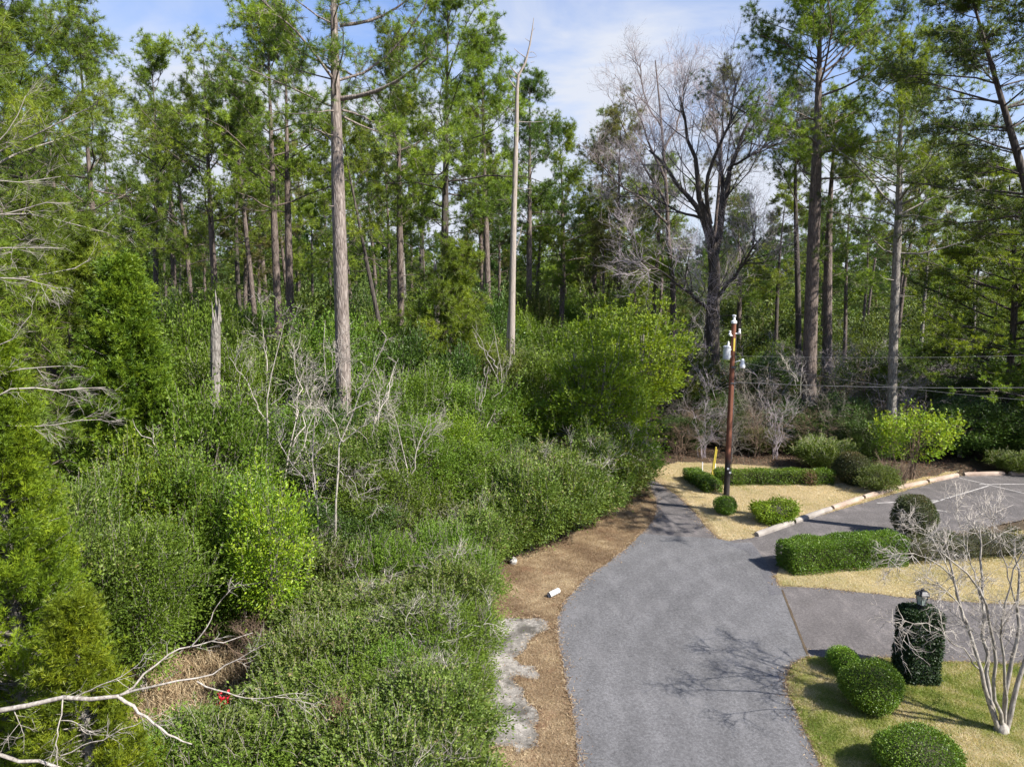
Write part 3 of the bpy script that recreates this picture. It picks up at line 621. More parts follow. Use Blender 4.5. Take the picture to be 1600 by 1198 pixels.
def clip_form(seed, kind, sx_, sy_, sz_, dens=1500, leafL=.045, leaf='clip', tone_top=.0, rough=.05, wv=.6):
    """clipped shrub: box hedge or ball. returns (branches core, leaves)"""
    rng = np.random.RandomState(seed); nb, tb = MB(), MB()
    ex = .28 if kind == 'box' else 1.
    def surf(u, v):     # superellipsoid around z centre
        f = lambda c, e: np.sign(c) * np.abs(c) ** e
        return np.stack([f(np.cos(v), ex) * f(np.cos(u), ex), f(np.cos(v), ex) * f(np.sin(u), ex), f(np.sin(v), ex)], -1) * [sx_ / 2, sy_ / 2, sz_ / 2]
    area = 2 * (sx_ * sz_ + sy_ * sz_) + sx_ * sy_
    N = int(area * dens)
    if kind == 'box':
        # sample faces by area with rounded edges
        w_ = np.array([sx_ * sz_, sx_ * sz_, sy_ * sz_, sy_ * sz_, sx_ * sy_]); fc = rng.choice(5, N, p=w_ / w_.sum())
        q = rng.uniform(-1, 1, (N, 3)); nrm = np.zeros((N, 3))
        for i, (ax, s) in enumerate(((1, -1), (1, 1), (0, -1), (0, 1), (2, 1))): mk = fc == i; q[mk, ax] = s; nrm[mk, ax] = s
        P = q * [sx_ / 2, sy_ / 2, sz_ / 2]
        hs = np.array([sx_, sy_, sz_]) / 2; rc = min(.22, hs.min() * .8); cl = np.clip(P, -(hs - rc), hs - rc); cl[:, 2] = np.clip(P[:, 2], -hs[2], hs[2] - rc)
        dv = unit(P - cl + 1e-6 * nrm); P = cl + dv * rc; nrm = dv
    else:
        nrm = unit(rng.normal(0, 1, (N, 3))); P = nrm * [sx_ / 2, sy_ / 2, sz_ / 2]
        P[:, 2] = np.where(P[:, 2] < 0, P[:, 2] * .98, P[:, 2])
    P[:, 2] += sz_ / 2
    rough = rough * 1.5; wob = np.sin(P[:, 0] * 5.1 + seed) * np.cos(P[:, 1] * 4.3 + 1) + np.sin(P[:, 2] * 6.3 + P[:, 0] * 3.7)
    depth = rng.uniform(0, 1, N) ** 1.3 * .13
    P = P - nrm * depth[:, None] + nrm * (rough * wob * .5 + rng.normal(0, rough * .3, N))[:, None]
    P[:, 2] = np.maximum(P[:, 2], .01)
    big = np.sin(P[:, 0] * 2.3 + seed) + np.sin(P[:, 1] * 2.9 + 2) + np.sin(P[:, 2] * 4.)
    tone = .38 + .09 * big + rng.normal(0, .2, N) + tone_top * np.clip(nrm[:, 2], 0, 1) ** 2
    leaves(nb, rng, P, nrm * .7 + rng.normal(0, .3, P.shape), leafL, wv, tone, .2)
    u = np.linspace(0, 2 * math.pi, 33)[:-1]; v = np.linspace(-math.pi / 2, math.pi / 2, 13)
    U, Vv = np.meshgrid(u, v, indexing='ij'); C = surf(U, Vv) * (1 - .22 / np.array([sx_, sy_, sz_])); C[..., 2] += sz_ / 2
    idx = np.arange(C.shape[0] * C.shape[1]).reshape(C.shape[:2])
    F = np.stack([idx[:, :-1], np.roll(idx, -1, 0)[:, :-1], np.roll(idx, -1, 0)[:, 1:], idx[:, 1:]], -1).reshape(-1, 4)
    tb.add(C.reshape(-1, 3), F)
    return tb, nb
def put_clip(name, label, cat, loc, a, leaf, rz=0, group=None):
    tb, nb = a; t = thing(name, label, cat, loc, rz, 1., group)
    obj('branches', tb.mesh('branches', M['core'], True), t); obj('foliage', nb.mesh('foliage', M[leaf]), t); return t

# ------------------------------------------------------------------ pines, one by one
ORD = ['first', 'second', 'third', 'fourth', 'fifth', 'sixth', 'seventh', 'eighth', 'ninth', 'tenth', 'eleventh', 'twelfth', 'thirteenth', 'fourteenth', 'fifteenth', 'sixteenth', 'seventeenth', 'eighteenth', 'nineteenth', 'twentieth']
def hero(label, px, Y, top, seed, rz=0., leaf='needle', bark='bark_pine', pxtop=None, name='pine_tree', **kw):
    x = gx(px, Y); z0 = g0(x, Y); zt = ztop(top, Y); H = zt - z0
    if pxtop is not None:
        xt = pt(pxtop, top, Y)[0]
        kw['trunkpts'] = np.array([[0, 0, 0], [(xt - x) * .3, .1, H * .3], [(xt - x) * .62, -.1, H * .62], [xt - x, 0, H]])
    if 'extra' in kw:   # limbs given as picture points at depth offsets
        kw['extra'] = [([pt(a, b, Y + dy) - [x, Y, z0] for a, b, dy in pts], ra) for pts, ra in kw['extra']]
    tb, nb = pine_mesh(seed, H=H, **kw)
    return put_tree(name, label, 'pine tree', (x, Y, z0), tb.mesh('trunk', M[bark], True), nb.mesh('crown', M[leaf]), rz)
# the straight near pine left of centre
hero('tall straight near pine with long bare grey bole left of the middle', 541, 29, -190, 11, pxtop=517, bark='bark_light', r0=.34, cb=0.66, Rc=4.2, nl=30, sub=8, ter=3, nn=18, L=.27, w=.02, stubs=7, dense=.9,
     extra=[([(533, 155, 0), (575, 150, -.5), (620, 130, -1), (650, 105, -1.4), (672, 88, -1.6)], .10), ([(531, 40, 0), (575, 36, .3), (615, 18, .4), (640, -2, .5)], .08),
            ([(530, 120, 0), (500, 95, .5), (470, 85, 1), (445, 60, 1)], .06), ([(531, 180, 0), (570, 200, 1), (620, 215, 1.5)], .05), ([(528, 230, 0), (505, 205, .8), (470, 195, 1)], .05)])
hero('big bushy pine at the top left corner with bright green tufts', 20, 23, -120, 21, r0=.24, cb=0.47, Rc=3.8, nl=35, sub=8, ter=3, nn=18, L=.27, w=.02, bark='bark_grey')
hero('dark stemmed pine with dense low crown behind the feathery cedar', 108, 30, -20, 22, r0=.26, cb=0.38, Rc=4.3, nl=58, sub=8, ter=4, nn=18, L=.27, w=.024, bark='bark_dark')
hero('slim pine beside the dense top left crown', 180, 36, 30, 23, r0=.2, cb=0.45, Rc=4.0, nl=35, sub=7, ter=4, nn=16, L=.3, w=.028)
hero('slender pine with a thin stem above the conical cedar', 252, 47, 95, 24, r0=.2, cb=0.57, Rc=3.6, nl=28, bark='bark_dark')
hero('pine whose bole shows just above the broken grey stump', 347, 44, 90, 25, pxtop=318, r0=.23, cb=0.53, Rc=3.9, nl=30)
hero('thin pine between the broken stump and the twin boles', 408, 55, 120, 26, r0=.22, cb=0.60, Rc=3.6, nl=25)
hero('left one of the twin pines with touching boles', 441, 41, 30, 27, pxtop=418, r0=.25, cb=0.55, Rc=4.0, nl=32, ter=4)
hero('right one of the twin pines with touching boles', 456, 42, 70, 28, pxtop=446, r0=.27, cb=0.60, Rc=3.4, nl=25)
hero('dark leaning pine crossing right of the tall near bole', 640, 36, 190, 29, pxtop=530, r0=.14, cb=0.66, Rc=2.2, nl=14, bark='bark_dark', dense=.6)
hero('pale forked looking pine right of the leaning one', 628, 43, 75, 30, pxtop=622, r0=.24, cb=0.55, Rc=4.2, nl=32, ter=4, leaf='needle')
hero('dark boled pine with its crown reaching up right over the sky gap', 690, 38, 20, 31, pxtop=700, r0=.25, cb=0.50, Rc=4.0, nl=35, ter=4, bark='bark_dark',
     extra=[([(700, 120, 0), (715, 70, 0), (730, 30, 0), (745, 8, 0)], .05)])
hero('narrow crowned pine left of the tall dead snag', 768, 46, 78, 32, pxtop=752, r0=.24, cb=0.60, Rc=3.2, nl=30, ter=4)
hero('round topped pine just right of the dead snag', 826, 52, 138, 33, pxtop=828, r0=.25, cb=0.55, Rc=3.0, nl=28, ter=4, leaf='needle_dark')
hero('shorter pine between the dead snag and the bay tree', 874, 56, 202, 34, r0=.24, cb=0.47, Rc=3.8, nl=32, ter=4)
hero('olive brown crowned pine left of the big bare tree', 968, 58, 200, 35, r0=.25, cb=0.50, Rc=4.2, nl=32, ter=4, leaf='needle_olive')
hero('pine with a flat topped crown right of the olive one', 1012, 56, 265, 45, r0=.24, cb=0.47, Rc=3.6, nl=30, ter=4)
hero('green pine between the shorter pine and the olive one', 922, 60, 215, 46, r0=.24, cb=0.50, Rc=3.6, nl=30, ter=4)
hero('low crowned pine standing behind the big bare tree', 1150, 62, 320, 47, r0=.24, cb=0.40, Rc=3.8, nl=30, ter=4, leaf='needle_dark')
hero('dark slender pine seen through the big bare tree', 1098, 58, 110, 37, r0=.2, cb=0.55, Rc=2.4, nl=30, dense=.55, leaf='needle_olive')
hero('dark pine close on the left of the big right hand pine', 1243, 48, 140, 38, r0=.22, cb=0.50, Rc=3.6, nl=27, bark='bark_dark', leaf='needle_dark', dense=.75)
hero('largest pine on the right with a massive grey bole', 1262, 43, -25, 39, pxtop=1283, r0=.44, cb=0.57, Rc=5.4, nl=52, sub=9, ter=4, nn=18, L=.28, w=.026,
     extra=[([(1275, 240, 0), (1320, 232, -1), (1365, 222, -1), (1410, 215, -1)], .09), ([(1275, 205, 0), (1320, 185, 1), (1360, 160, 1), (1390, 130, 1)], .08), ([(1278, 120, 0), (1320, 90, 0), (1350, 60, 0), (1372, 20, 0)], .07),
            ([(1278, 100, 0), (1240, 75, 0), (1205, 60, 0), (1185, 55, 0)], .06)])
hero('brown boled pine standing close behind the largest one', 1288, 50, 190, 40, r0=.36, cb=0.65, Rc=3.4, nl=24)
hero('tall straight pine between the largest and the leaning one', 1392, 40, 62, 41, pxtop=1410, r0=.27, cb=0.47, Rc=4.8, nl=50, sub=8, ter=4, nn=16, L=.28, w=.026, bark='bark_grey')
hero('dark leaning pine in the top right corner with flat tiers', 1765, 25, -40, 42, pxtop=1508, r0=.24, cb=.58, Rc=3.9, nl=60, sub=9, ter=4, nn=16, L=.16, w=.02, tiered=True, bark='bark_dark', leaf='needle_dark', topr=.3)
hero('broad pine with layered green boughs at the right edge', 1562, 42, 262, 43, r0=.22, cb=.25, Rc=6.2, nl=75, sub=11, ter=6, nn=18, L=.19, w=.026, tiered=True, bark='bark_dark', leaf='needle', topr=.3)
hero('low layered pine whose green boughs hang over the hedge bank', 1680, 40, 380, 44, r0=.2, cb=.2, Rc=6.8, nl=55, sub=11, ter=6, nn=18, L=.19, w=.026, tiered=True, bark='bark_dark', leaf='needle', topr=.3)

# middle and far pines: variants copied
PV = []
for i in range(7):
    tb, nb = pine_mesh(100 + i, H=25, cb=[.46, .52, .40, .56, .48, .56, .42][i], r0=.24, Rc=[3.9, 3.6, 4.3, 3.8, 4.1, 3.4, 4.5][i], nl=27, sub=8, ter=4, nn=12, L=.30, w=.040, lean=[0, .01, -.015, .02, 0, -.01, .01][i], curve=.5)
    PV.append((tb.mesh('trunk', M[['bark_pine', 'bark_dark', 'bark_pine', 'bark_grey'][i % 4]], True), nb.mesh('crown', M[['needle', 'needle', 'needle_dark', 'needle', 'needle_olive', 'needle', 'needle_dark'][i]])))
SKY = np.array([(-200, 0), (0, 20), (230, 110), (250, 95), (330, 100), (420, 60), (600, 80), (690, 80), (760, 100), (830, 150), (880, 210), (960, 200), (1050, 250), (1130, 290), (1180, 290), (1230, 160), (1300, 150), (1420, 160), (1480, 250), (1600, 270), (1800, 200)], float)
SECT = [(-999, 190, 'behind left edge crowns'), (190, 335, 'between conical cedar and broken stump'), (335, 530, 'between broken stump and near bole'),
        (530, 700, 'between near bole and broken trunk'), (700, 805, 'between broken trunk and dead snag'), (805, 950, 'between dead snag and bay tree'),
        (950, 1115, 'between bay tree and big bare tree'), (1115, 1265, 'between big bare tree and largest pine'), (1265, 1395, 'between the two biggest right pines'),
        (1395, 1500, 'right of straight right pine'), (1500, 3000, 'behind right edge layered pine')]
def section(px):
    for a, b, s in SECT:
        if a <= px < b: return s
def proj(x, y, z=0): 
    v = np.array([x, y, z - CAMH]); d = v @ cF; return 800 + FPX * v[0] / d, 599 - FPX * (v @ cU) / d
def auto_label(items, word, row, group, cat):
    """items: list of root objects; gives every one a label by its place in its stretch of the wood"""
    by = {}
    for o in items:
        px = proj(*o.location)[0]; by.setdefault(section(px), []).append((px, o))
    for s, l in by.items():
        l.sort(key=lambda a: a[0])
        for i, (px, o) in enumerate(l):
            where = f'{ORD[i]} from left, {row} {s}' if len(l) > 1 else f'only one of the {row} {s}'
            ad_ = o.get('adj', ''); 
            if 'adj' in o: del o['adj']
            o['label'] = f'{ad_ + " " if ad_ else ""}{word}, {where}'; o['category'] = cat; o['group'] = group
def scatter_pines(n, y0, y1, seed, drop, row, group):
    rng = np.random.RandomState(seed); items = []
    pts = []
    tries = 0
    while len(pts) < n and tries < 6000:
        tries += 1
        Y = rng.uniform(y0, y1); px = rng.uniform(-40, 1650)
        x = gx(px, Y)
        if any(math.hypot(x - a, Y - b) < 3.2 for a, b, _ in pts): continue
        pts.append((x, Y, px))
    for x, Y, px in pts:
        top = np.interp(px, SKY[:, 0], SKY[:, 1]) + rng.uniform(*drop); z0 = g0(x, Y); H = ztop(top, Y) - z0
        i = rng.randint(len(PV)); s = H / 25
        o = thing('pine_tree', '', 'pine tree', (x, Y, z0), rng.uniform(0, 6.28), (max(s, .72), max(s, .72), s))
        o['adj'] = ['green', 'green', 'dark green', 'green', 'olive', 'green', 'dark green'][i]
        obj('trunk', PV[i][0], o); obj('crown', PV[i][1], o); items.append(o)
    auto_label(items, 'pine', row, group, 'pine tree')
scatter_pines(34, 54, 72, 5, (50, 190), 'mid distance', 'middle distance pines')
scatter_pines(66, 74, 104, 6, (120, 270), 'far row', 'far pines')

# far wood as one mass
def far_wood():
    rng = np.random.RandomState(9); tb, nb = MB(), MB(); src = []
    for i in range(5):
        a, b = pine_mesh(200 + i, H=22, cb=.3 + .05 * i, r0=.22, Rc=3.8, nl=26, sub=5, ter=3, nn=5, L=.55, w=.14, far=True); src.append((a.arrays(), b.arrays()))
    for j in range(230):
        Y = rng.uniform(105, 210); px = rng.uniform(-60, 1660); x = (px - 800) / FPX * Y; z = g0(x, Y); s = rng.uniform(.4, .7) ; a = rng.uniform(0, 6.28)
        c_, s_ = math.cos(a), math.sin(a); Rm = np.array([[c_, -s_, 0], [s_, c_, 0], [0, 0, 1]]) * s
        for arr, dst in zip(src[rng.randint(5)], (tb, nb)):
            V, F4, F3, T = arr; off = dst.n; V = V @ Rm.T + [x, Y, z]
            dst.V.append(V); dst.T.append(np.clip(T * .8 + rng.uniform(-.2, .3), 0, 1)); dst.n += len(V)
            if len(F4): dst.F4.append(F4 + off)
            if len(F3): dst.F3.append(F3 + off)
    r = obj('woodland', nb.mesh('woodland', M['needle_dark']), kind='stuff'); r['label'] = 'far off pine wood closing the view behind all the trunks'; r['category'] = 'woodland'
    obj('trunks', tb.mesh('trunks', M['bark_pine'], True), r)['kind'] = 'stuff'
far_wood()

def undergrowth():
    rng = np.random.RandomState(19); tb, nb, db = MB(), MB(), MB(); src = [crown_mesh(500 + i, 2.2, 2.2, 2.2, 90, 34, .22, .5, .42, stems=3, stem_r=.05) for i in range(4)]
    src = [(a.arrays(), b.arrays()) for a, b in src]
    for j in range(420):
        Y = 60 + 110 * rng.uniform() ** 1.4; px = rng.uniform(-80, 1680); x = (px - 800) / FPX * Y; z = g0(x, Y); s = rng.uniform(.8, 1.5) * (1.25 if px < 900 else 1) * (1 + (Y - 60) / 160); a = rng.uniform(0, 6.28)
        c_, s_ = math.cos(a), math.sin(a); Rm = np.array([[c_, -s_, 0], [s_, c_, 0], [0, 0, 1]]) * s
        A, B = src[rng.randint(4)]
        for arr, dst in ((A, tb), (B, db if rng.uniform() < (.3 if px < 960 else .8) else nb)):
            V, F4, F3, T = arr; off = dst.n; V = V @ Rm.T + [x, Y, z]
            dst.V.append(V); dst.T.append(np.clip(T * .7 + rng.uniform(-.2, .4), 0, 1)); dst.n += len(V)
            if len(F4): dst.F4.append(F4 + off)
            if len(F3): dst.F3.append(F3 + off)
    r = obj('undergrowth', nb.mesh('undergrowth', M['leaf_dull']), kind='stuff'); r['label'] = 'deep green undergrowth covering the ground between the far trunks'; r['category'] = 'undergrowth'
    obj('stems', tb.mesh('stems', M['twig_brown']), r)['kind'] = 'stuff'; obj('dull_foliage', db.mesh('dull_foliage', M['leaf_olive']), r)['kind'] = 'stuff'
undergrowth()

# ------------------------------------------------------------------ bare trees
def local(pts, o): return [np.asarray(p) - np.asarray(o) for p in pts]
def big_bare():
    Y = 48; x = gx(1117, Y); z0 = g0(x, Y); o = (x, Y, z0)
    L = lambda pl: [pt(a, b, Y + dy) - o for a, b, dy in pl]
    limbs = [([np.array([0, 0, -.2])] + L([(1114, 560, 0), (1113, 500, 0), (1117, 430, 0), (1113, 385, 0)]), .52, .34),
             (L([(1113, 390, 0), (1101, 343, 0), (1085, 315, .5), (1061, 290, 1), (1040, 259, 1.5), (1015, 235, 2)]), .24, .06),
             (L([(1116, 400, 0), (1110, 350, -.5), (1091, 305, -1), (1085, 245, -1), (1071, 196, -1.2), (1062, 150, -1.5)]), .25, .05),
             (L([(1118, 395, 0), (1124, 345, 0), (1141, 259, .5), (1162, 210, 1), (1187, 150, 1.5)]), .24, .05),
             (L([(1110, 350, -.5), (1100, 290, -1.5), (1120, 230, -2), (1140, 190, -2.5), (1150, 130, -3)]), .16, .04),
             (L([(1124, 345, 0), (1130, 270, 1.5), (1115, 200, 2.5), (1118, 140, 3)]), .14, .03),
             (L([(1119, 465, 0), (1150, 432, -1.5), (1168, 400, -2.5), (1190, 372, -3.5)]), .14, .04),
             (L([(1108, 485, 0), (1085, 462, -2), (1050, 440, -4), (1000, 405, -5)]), .13, .03),
             (L([(1101, 343, 0), (1060, 330, 2), (1010, 305, 3.5), (975, 300, 4)]), .10, .02),
             (L([(1141, 259, .5), (1185, 240, 0), (1215, 200, -1)]), .09, .02)]
    lv = [(11, 3.4, R(38), .25, .045, 5, .13, .14), (7, 1.9, R(38), .2, .022, 4, .16, .12), (5, 1.1, R(36), .2, .014, 4, .16, .1), (3, .7, R(34), .2, .010, 3, .15, .08)]
    lv = [(10, 3.4, R(38), .25, .045, 5, .13, .14)]
    mb, last = bare_mesh(3, limbs, lv, None, 10)
    t = thing('bare_tree', 'big leafless tree with purplish fine twigs and a dark forking trunk', 'tree', o)
    obj('trunk', mb.mesh('trunk', M['bark_dark'], True), t)
    # fine outer twigs as the crown
    rng = np.random.RandomState(4); cb = MB()
    twiggy(rng, cb, last, [(6, 1.9, R(40), .2, .016, 4, .19, .1), (5, 1.1, R(38), .2, .0085, 4, .19, .08), (3, .7, R(36), .2, .0055, 3, .16, .06), (1, .45, R(32), .3, .005, 3, .14, .1)])
    obj('crown', cb.mesh('crown', M['twig_purple']), t)
big_bare()
def slim_bare():
    Y = 55; x = gx(1055, Y); z0 = g0(x, Y); o = np.array([x, Y, z0]); L = lambda pl: [pt(a, b, Y + d) - o for a, b, d in pl]
    limbs = [([np.array([0, 0, -.2])] + L([(1053, 520, 0), (1048, 400, 0), (1040, 300, 0), (1036, 230, 0), (1030, 160, 0), (1024, 95, 0)]), .30, .04),
             (L([(1042, 320, 0), (1015, 270, 1), (985, 225, 1.5), (960, 170, 2)]), .12, .03), (L([(1039, 280, 0), (1010, 215, -1), (990, 150, -2)]), .11, .03),
             (L([(1036, 240, 0), (1060, 190, 1), (1070, 130, 1.5)]), .10, .03), (L([(1044, 350, 0), (1005, 310, -1), (960, 285, -2), (930, 240, -2)]), .11, .03), (L([(1034, 200, 0), (1005, 150, 2), (1000, 100, 2)]), .08, .02)]
    mb, last = bare_mesh(13, limbs, [(8, 2.8, R(40), .25, .035, 5, .14, .12)], None, 8)
    t = thing('bare_tree', 'slimmer leafless tree with pinkish twigs just left of the big bare tree', 'tree', o); obj('trunk', mb.mesh('trunk', M['bark_pine'], True), t)
    rng = np.random.RandomState(14); cb = MB(); twiggy(rng, cb, last, [(5, 1.7, R(38), .2, .014, 4, .18, .1), (4, 1.1, R(38), .2, .008, 4, .18, .08), (3, .7, R(36), .2, .005, 3, .15, .08), (1, .45, R(32), .3, .005, 3, .14, .1)])
    obj('crown', cb.mesh('crown', M['twig_mauve']), t)
slim_bare()
def bare_variant(seed, H, spread, stems, bark, dens=1.):
    rng = np.random.RandomState(seed); L_ = sapling_limbs(rng, H, spread, stems, 5)
    lv = [(int(6 * dens), spread * .55, R(42), .2, .014, 5, .2, .1), (4 if dens > .9 else 3, spread * .3, R(40), .25, .007, 4, .22, .05), (3 if dens > .9 else 2, spread * .16, R(40), .2, .006, 3, .2, .0)]
    mb, _ = bare_mesh(seed, L_, lv, None, 6, 9, .12)
    return mb.mesh('branches', M[bark], True)
def put_bare(label, px, Y, top, seed, spread, stems, bark, base=None, rz=0, name='bare_tree', dens=1.):
    x = gx(px, Y); z0 = g0(x, Y); H = ztop(top, Y) - z0
    t = thing(name, label, 'tree', (x, Y, z0), rz); obj('branches', bare_variant(seed, H, spread, stems, bark, dens), t); return t
def traced_sapling(label, Y, base, limbs, seed, bark='bark_pale', lv=None, name='bare_sapling'):
    """limbs traced as picture points given depth offsets; base pixel column gives the ground point"""
    x = pt(base, 750, Y)[0]; z0 = g0(x, Y); o = np.array([x, Y, z0])
    LB = [([pt(a, b, Y + (d[0] if d else 0)) - o for a, b, *d in pl], r0, r1) for pl, r0, r1 in limbs]
    p0 = LB[0][0][0]; LB[0] = ([np.array([0, 0, -.1])] + LB[0][0], LB[0][1] * 1.1, LB[0][2])
    lv = lv or [(7, .9, R(42), .2, .009, 5, .22, .12), (4, .5, R(40), .25, .007, 4, .22, .06), (3, .28, R(40), .2, .005, 3, .2, 0)]
    LB = [(p_, a_ * .74, b_ * .8) for p_, a_, b_ in LB]; mb, _ = bare_mesh(seed, LB, lv, None, 7, 11, .07)
    t = thing(name, label, 'sapling', o); obj('branches', mb.mesh('branches', M[bark], True), t); return t
traced_sapling('white barked bare sapling forking in front of the evergreen brush', 23, 419, [
    ([(418, 740), (420, 680), (422, 640), (416, 600), (418, 560), (432, 520), (445, 500)], .065, .012),
    ([(421, 660), (400, 635), (390, 600), (375, 580), (358, 558)], .035, .008), ([(424, 632), (450, 610), (475, 590), (490, 578)], .03, .006),
    ([(417, 580), (412, 540), (410, 500), (412, 488)], .03, .006), ([(421, 650), (440, 632, -.6), (462, 612, -1)], .025, .006)], 51)
traced_sapling('pale crooked bare sapling right of the white forked one', 22, 492, [
    ([(493, 800), (484, 745), (487, 690), (500, 640), (507, 590), (505, 540), (508, 500)], .05, .01),
    ([(495, 660), (478, 610), (470, 570)], .025, .006), ([(506, 600), (525, 575), (540, 545)], .022, .006), ([(486, 720), (500, 700), (512, 655)], .022, .005)], 52)
traced_sapling('tallest pale bare sapling growing before the tall near bole', 21.5, 523, [
    ([(524, 820), (528, 740), (536, 690), (543, 650), (560, 610), (580, 570), (604, 530)], .06, .01),
    ([(543, 650), (540, 600), (528, 560), (530, 520)], .03, .006), ([(545, 645), (575, 628), (600, 615)], .03, .006), ([(536, 690), (565, 668), (585, 640)], .03, .006),
    ([(528, 735), (545, 745, -.5), (560, 775, -.8), (590, 780, -1)], .022, .005), ([(536, 690), (520, 650), (500, 625)], .025, .005)], 53)
traced_sapling('pale bare sapling shaped like a vase right of the tallest', 24, 641, [
    ([(641, 790), (643, 740), (630, 700), (618, 655), (604, 620)], .045, .008), ([(643, 740), (655, 690), (672, 650), (695, 625)], .035, .006),
    ([(640, 760), (622, 735), (612, 700)], .022, .005), ([(650, 705), (665, 690), (680, 668)], .02, .005)], 54)
put_bare('thin pale bare sapling between the white forked and the crooked ones', 462, 25, 520, 57, 1.6, 1, 'twig_dead', dens=.45)
put_bare('thin pale bare sapling between the tallest one and the vase shaped one', 600, 26, 560, 58, 1.5, 1, 'twig_dead', dens=.45)
put_bare('grey bare sapling rising from the evergreen brush left of the bay tree', 745, 30, 540, 59, 1.6, 1, 'twig_dead', dens=.45)
put_bare('grey bare sapling left of the broken grey stump', 285, 21, 600, 60, 1.4, 1, 'twig_dead', dens=.45)
put_bare('pale bare sapling at the foot of the dead snag', 790, 33, 470, 63, 1.6, 1, 'bark_pale', dens=.45)
put_bare('slim white barked bare tree behind the back hedge', 1237, 41.5, 560, 55, 1.8, 1, 'bark_pale')
def right_limb():
    pass
traced_sapling('multi stemmed bare sapling in the brush right of the largest pine', 44, 1352, [
    ([(1352, 640), (1352, 580), (1350, 520)], .05, .01), ([(1352, 600), (1362, 560), (1375, 530)], .03, .006), ([(1352, 620), (1385, 625), (1420, 605)], .03, .006), ([(1352, 590), (1335, 560), (1325, 530)], .03, .006)], 56, 'twig_grey')

def dead_snag():
    Y = 37; px = 798; x = gx(px, Y); z0 = g0(x, Y); o = np.array([x, Y, z0]); L = lambda pl: [pt(a, b, Y) - o for a, b in pl]
    mb = MB(); tr = L([(798, 590), (800, 470), (803, 330), (807, 200), (808, 140), (810, 118), (821, 98), (828, 70), (832, 45), (834, 28)])
    T = np.array([np.array([0, 0, -.2])] + tr); tubes(mb, T, [.22, .20, .17, .14, .11, .085, .07, .052, .04, .026, .01], 9)
    T2 = np.array([np.array([-.35, .3, -.2])] + L([(793, 560), (795, 500), (800, 440)])); tubes(mb, T2, [.12, .11, .09, .03], 7)
    rng = np.random.RandomState(3)
    for pl, r in (([(810, 118), (801, 110), (797, 102)], .045), ([(808, 140), (797, 128), (794, 120)], .05), ([(808, 125), (799, 118), (796, 117)], .04), ([(824, 92), (812, 84), (803, 76)], .03), ([(828, 82), (834, 80), (839, 90 - 2)], .02),
                 ([(826, 90), (833, 90), (839, 89)], .02), ([(829, 66), (820, 60)], .02), ([(804, 190), (830, 192), (850, 190)], .03), ([(806, 175), (790, 170), (782, 160)], .02), ([(831, 50), (836, 44)], .015),
                 ([(802, 295), (820, 294), (834, 296)], .025), ([(800, 400), (812, 378), (816, 350)], .04), ([(829, 98), (835, 97)], .02)):
        P = resample(L(pl), 4); tubes(mb, P, np.linspace(r, r * .3, 4), 5)
    t = thing('dead_tree', 'tall dead leafless snag with pale wood and a crooked tip against the sky', 'dead tree', o); obj('trunk', mb.mesh('trunk', M['deadwood'], True), t)
dead_snag()
def stump(label, Y, px0, pxt, top, r, seed, m):
    x = gx(px0, Y); z0 = g0(x, Y); o = np.array([x, Y, z0]); tp = pt(pxt, top, Y) - o; rng = np.random.RandomState(seed); mb = MB()
    n = 14; k = 12; T = np.linspace(0, 1, k)[:, None] * tp; a = np.arange(n) * 2 * math.pi / n
    V = np.zeros((k, n, 3))
    for i in range(k):
        rr = r * (1.15 - .2 * i / k) * (1 + rng.normal(0, .04, n)); V[i] = T[i] + np.stack([np.cos(a) * rr, np.sin(a) * rr, np.zeros(n)], 1)
    V[-1, :, 2] += rng.uniform(-.9, .1, n); V[-1, :, :2] = T[-1, :2] + (V[-1, :, :2] - T[-1, :2]) * .75; V[-1, 3:6, 2] += .35
    idx = np.arange(k * n).reshape(k, n); mb.add(V.reshape(-1, 3), np.stack([idx[:-1], np.roll(idx[:-1], -1, 1), np.roll(idx[1:], -1, 1), idx[1:]], -1).reshape(-1, 4))
    C = V[-1].mean(0) + [0, 0, -.3]; mb.add(np.concatenate([V[-1], C[None]]), [[i, (i + 1) % n, n] for i in range(n)])
    for i in range(6):   # splinters
        b = V[-1, rng.randint(n)]; tubes(mb, np.array([b + [0, 0, -.5], b, b + [rng.normal(0, .03), 0, rng.uniform(.1, .5)]]), [.05, .04, .004], 4)
    t = thing('tree_stump', label, 'tree stump', o); obj('trunk', mb.mesh('trunk', M[m], False), t)
stump('broken grey stump standing tall with a splintered top', 26, 334, 337, 478, .17, 1, 'bark_grey')
stump('broken pale orange trunk leaning among bright pine boughs', 40, 694, 681, 418, .2, 2, 'deadwood')

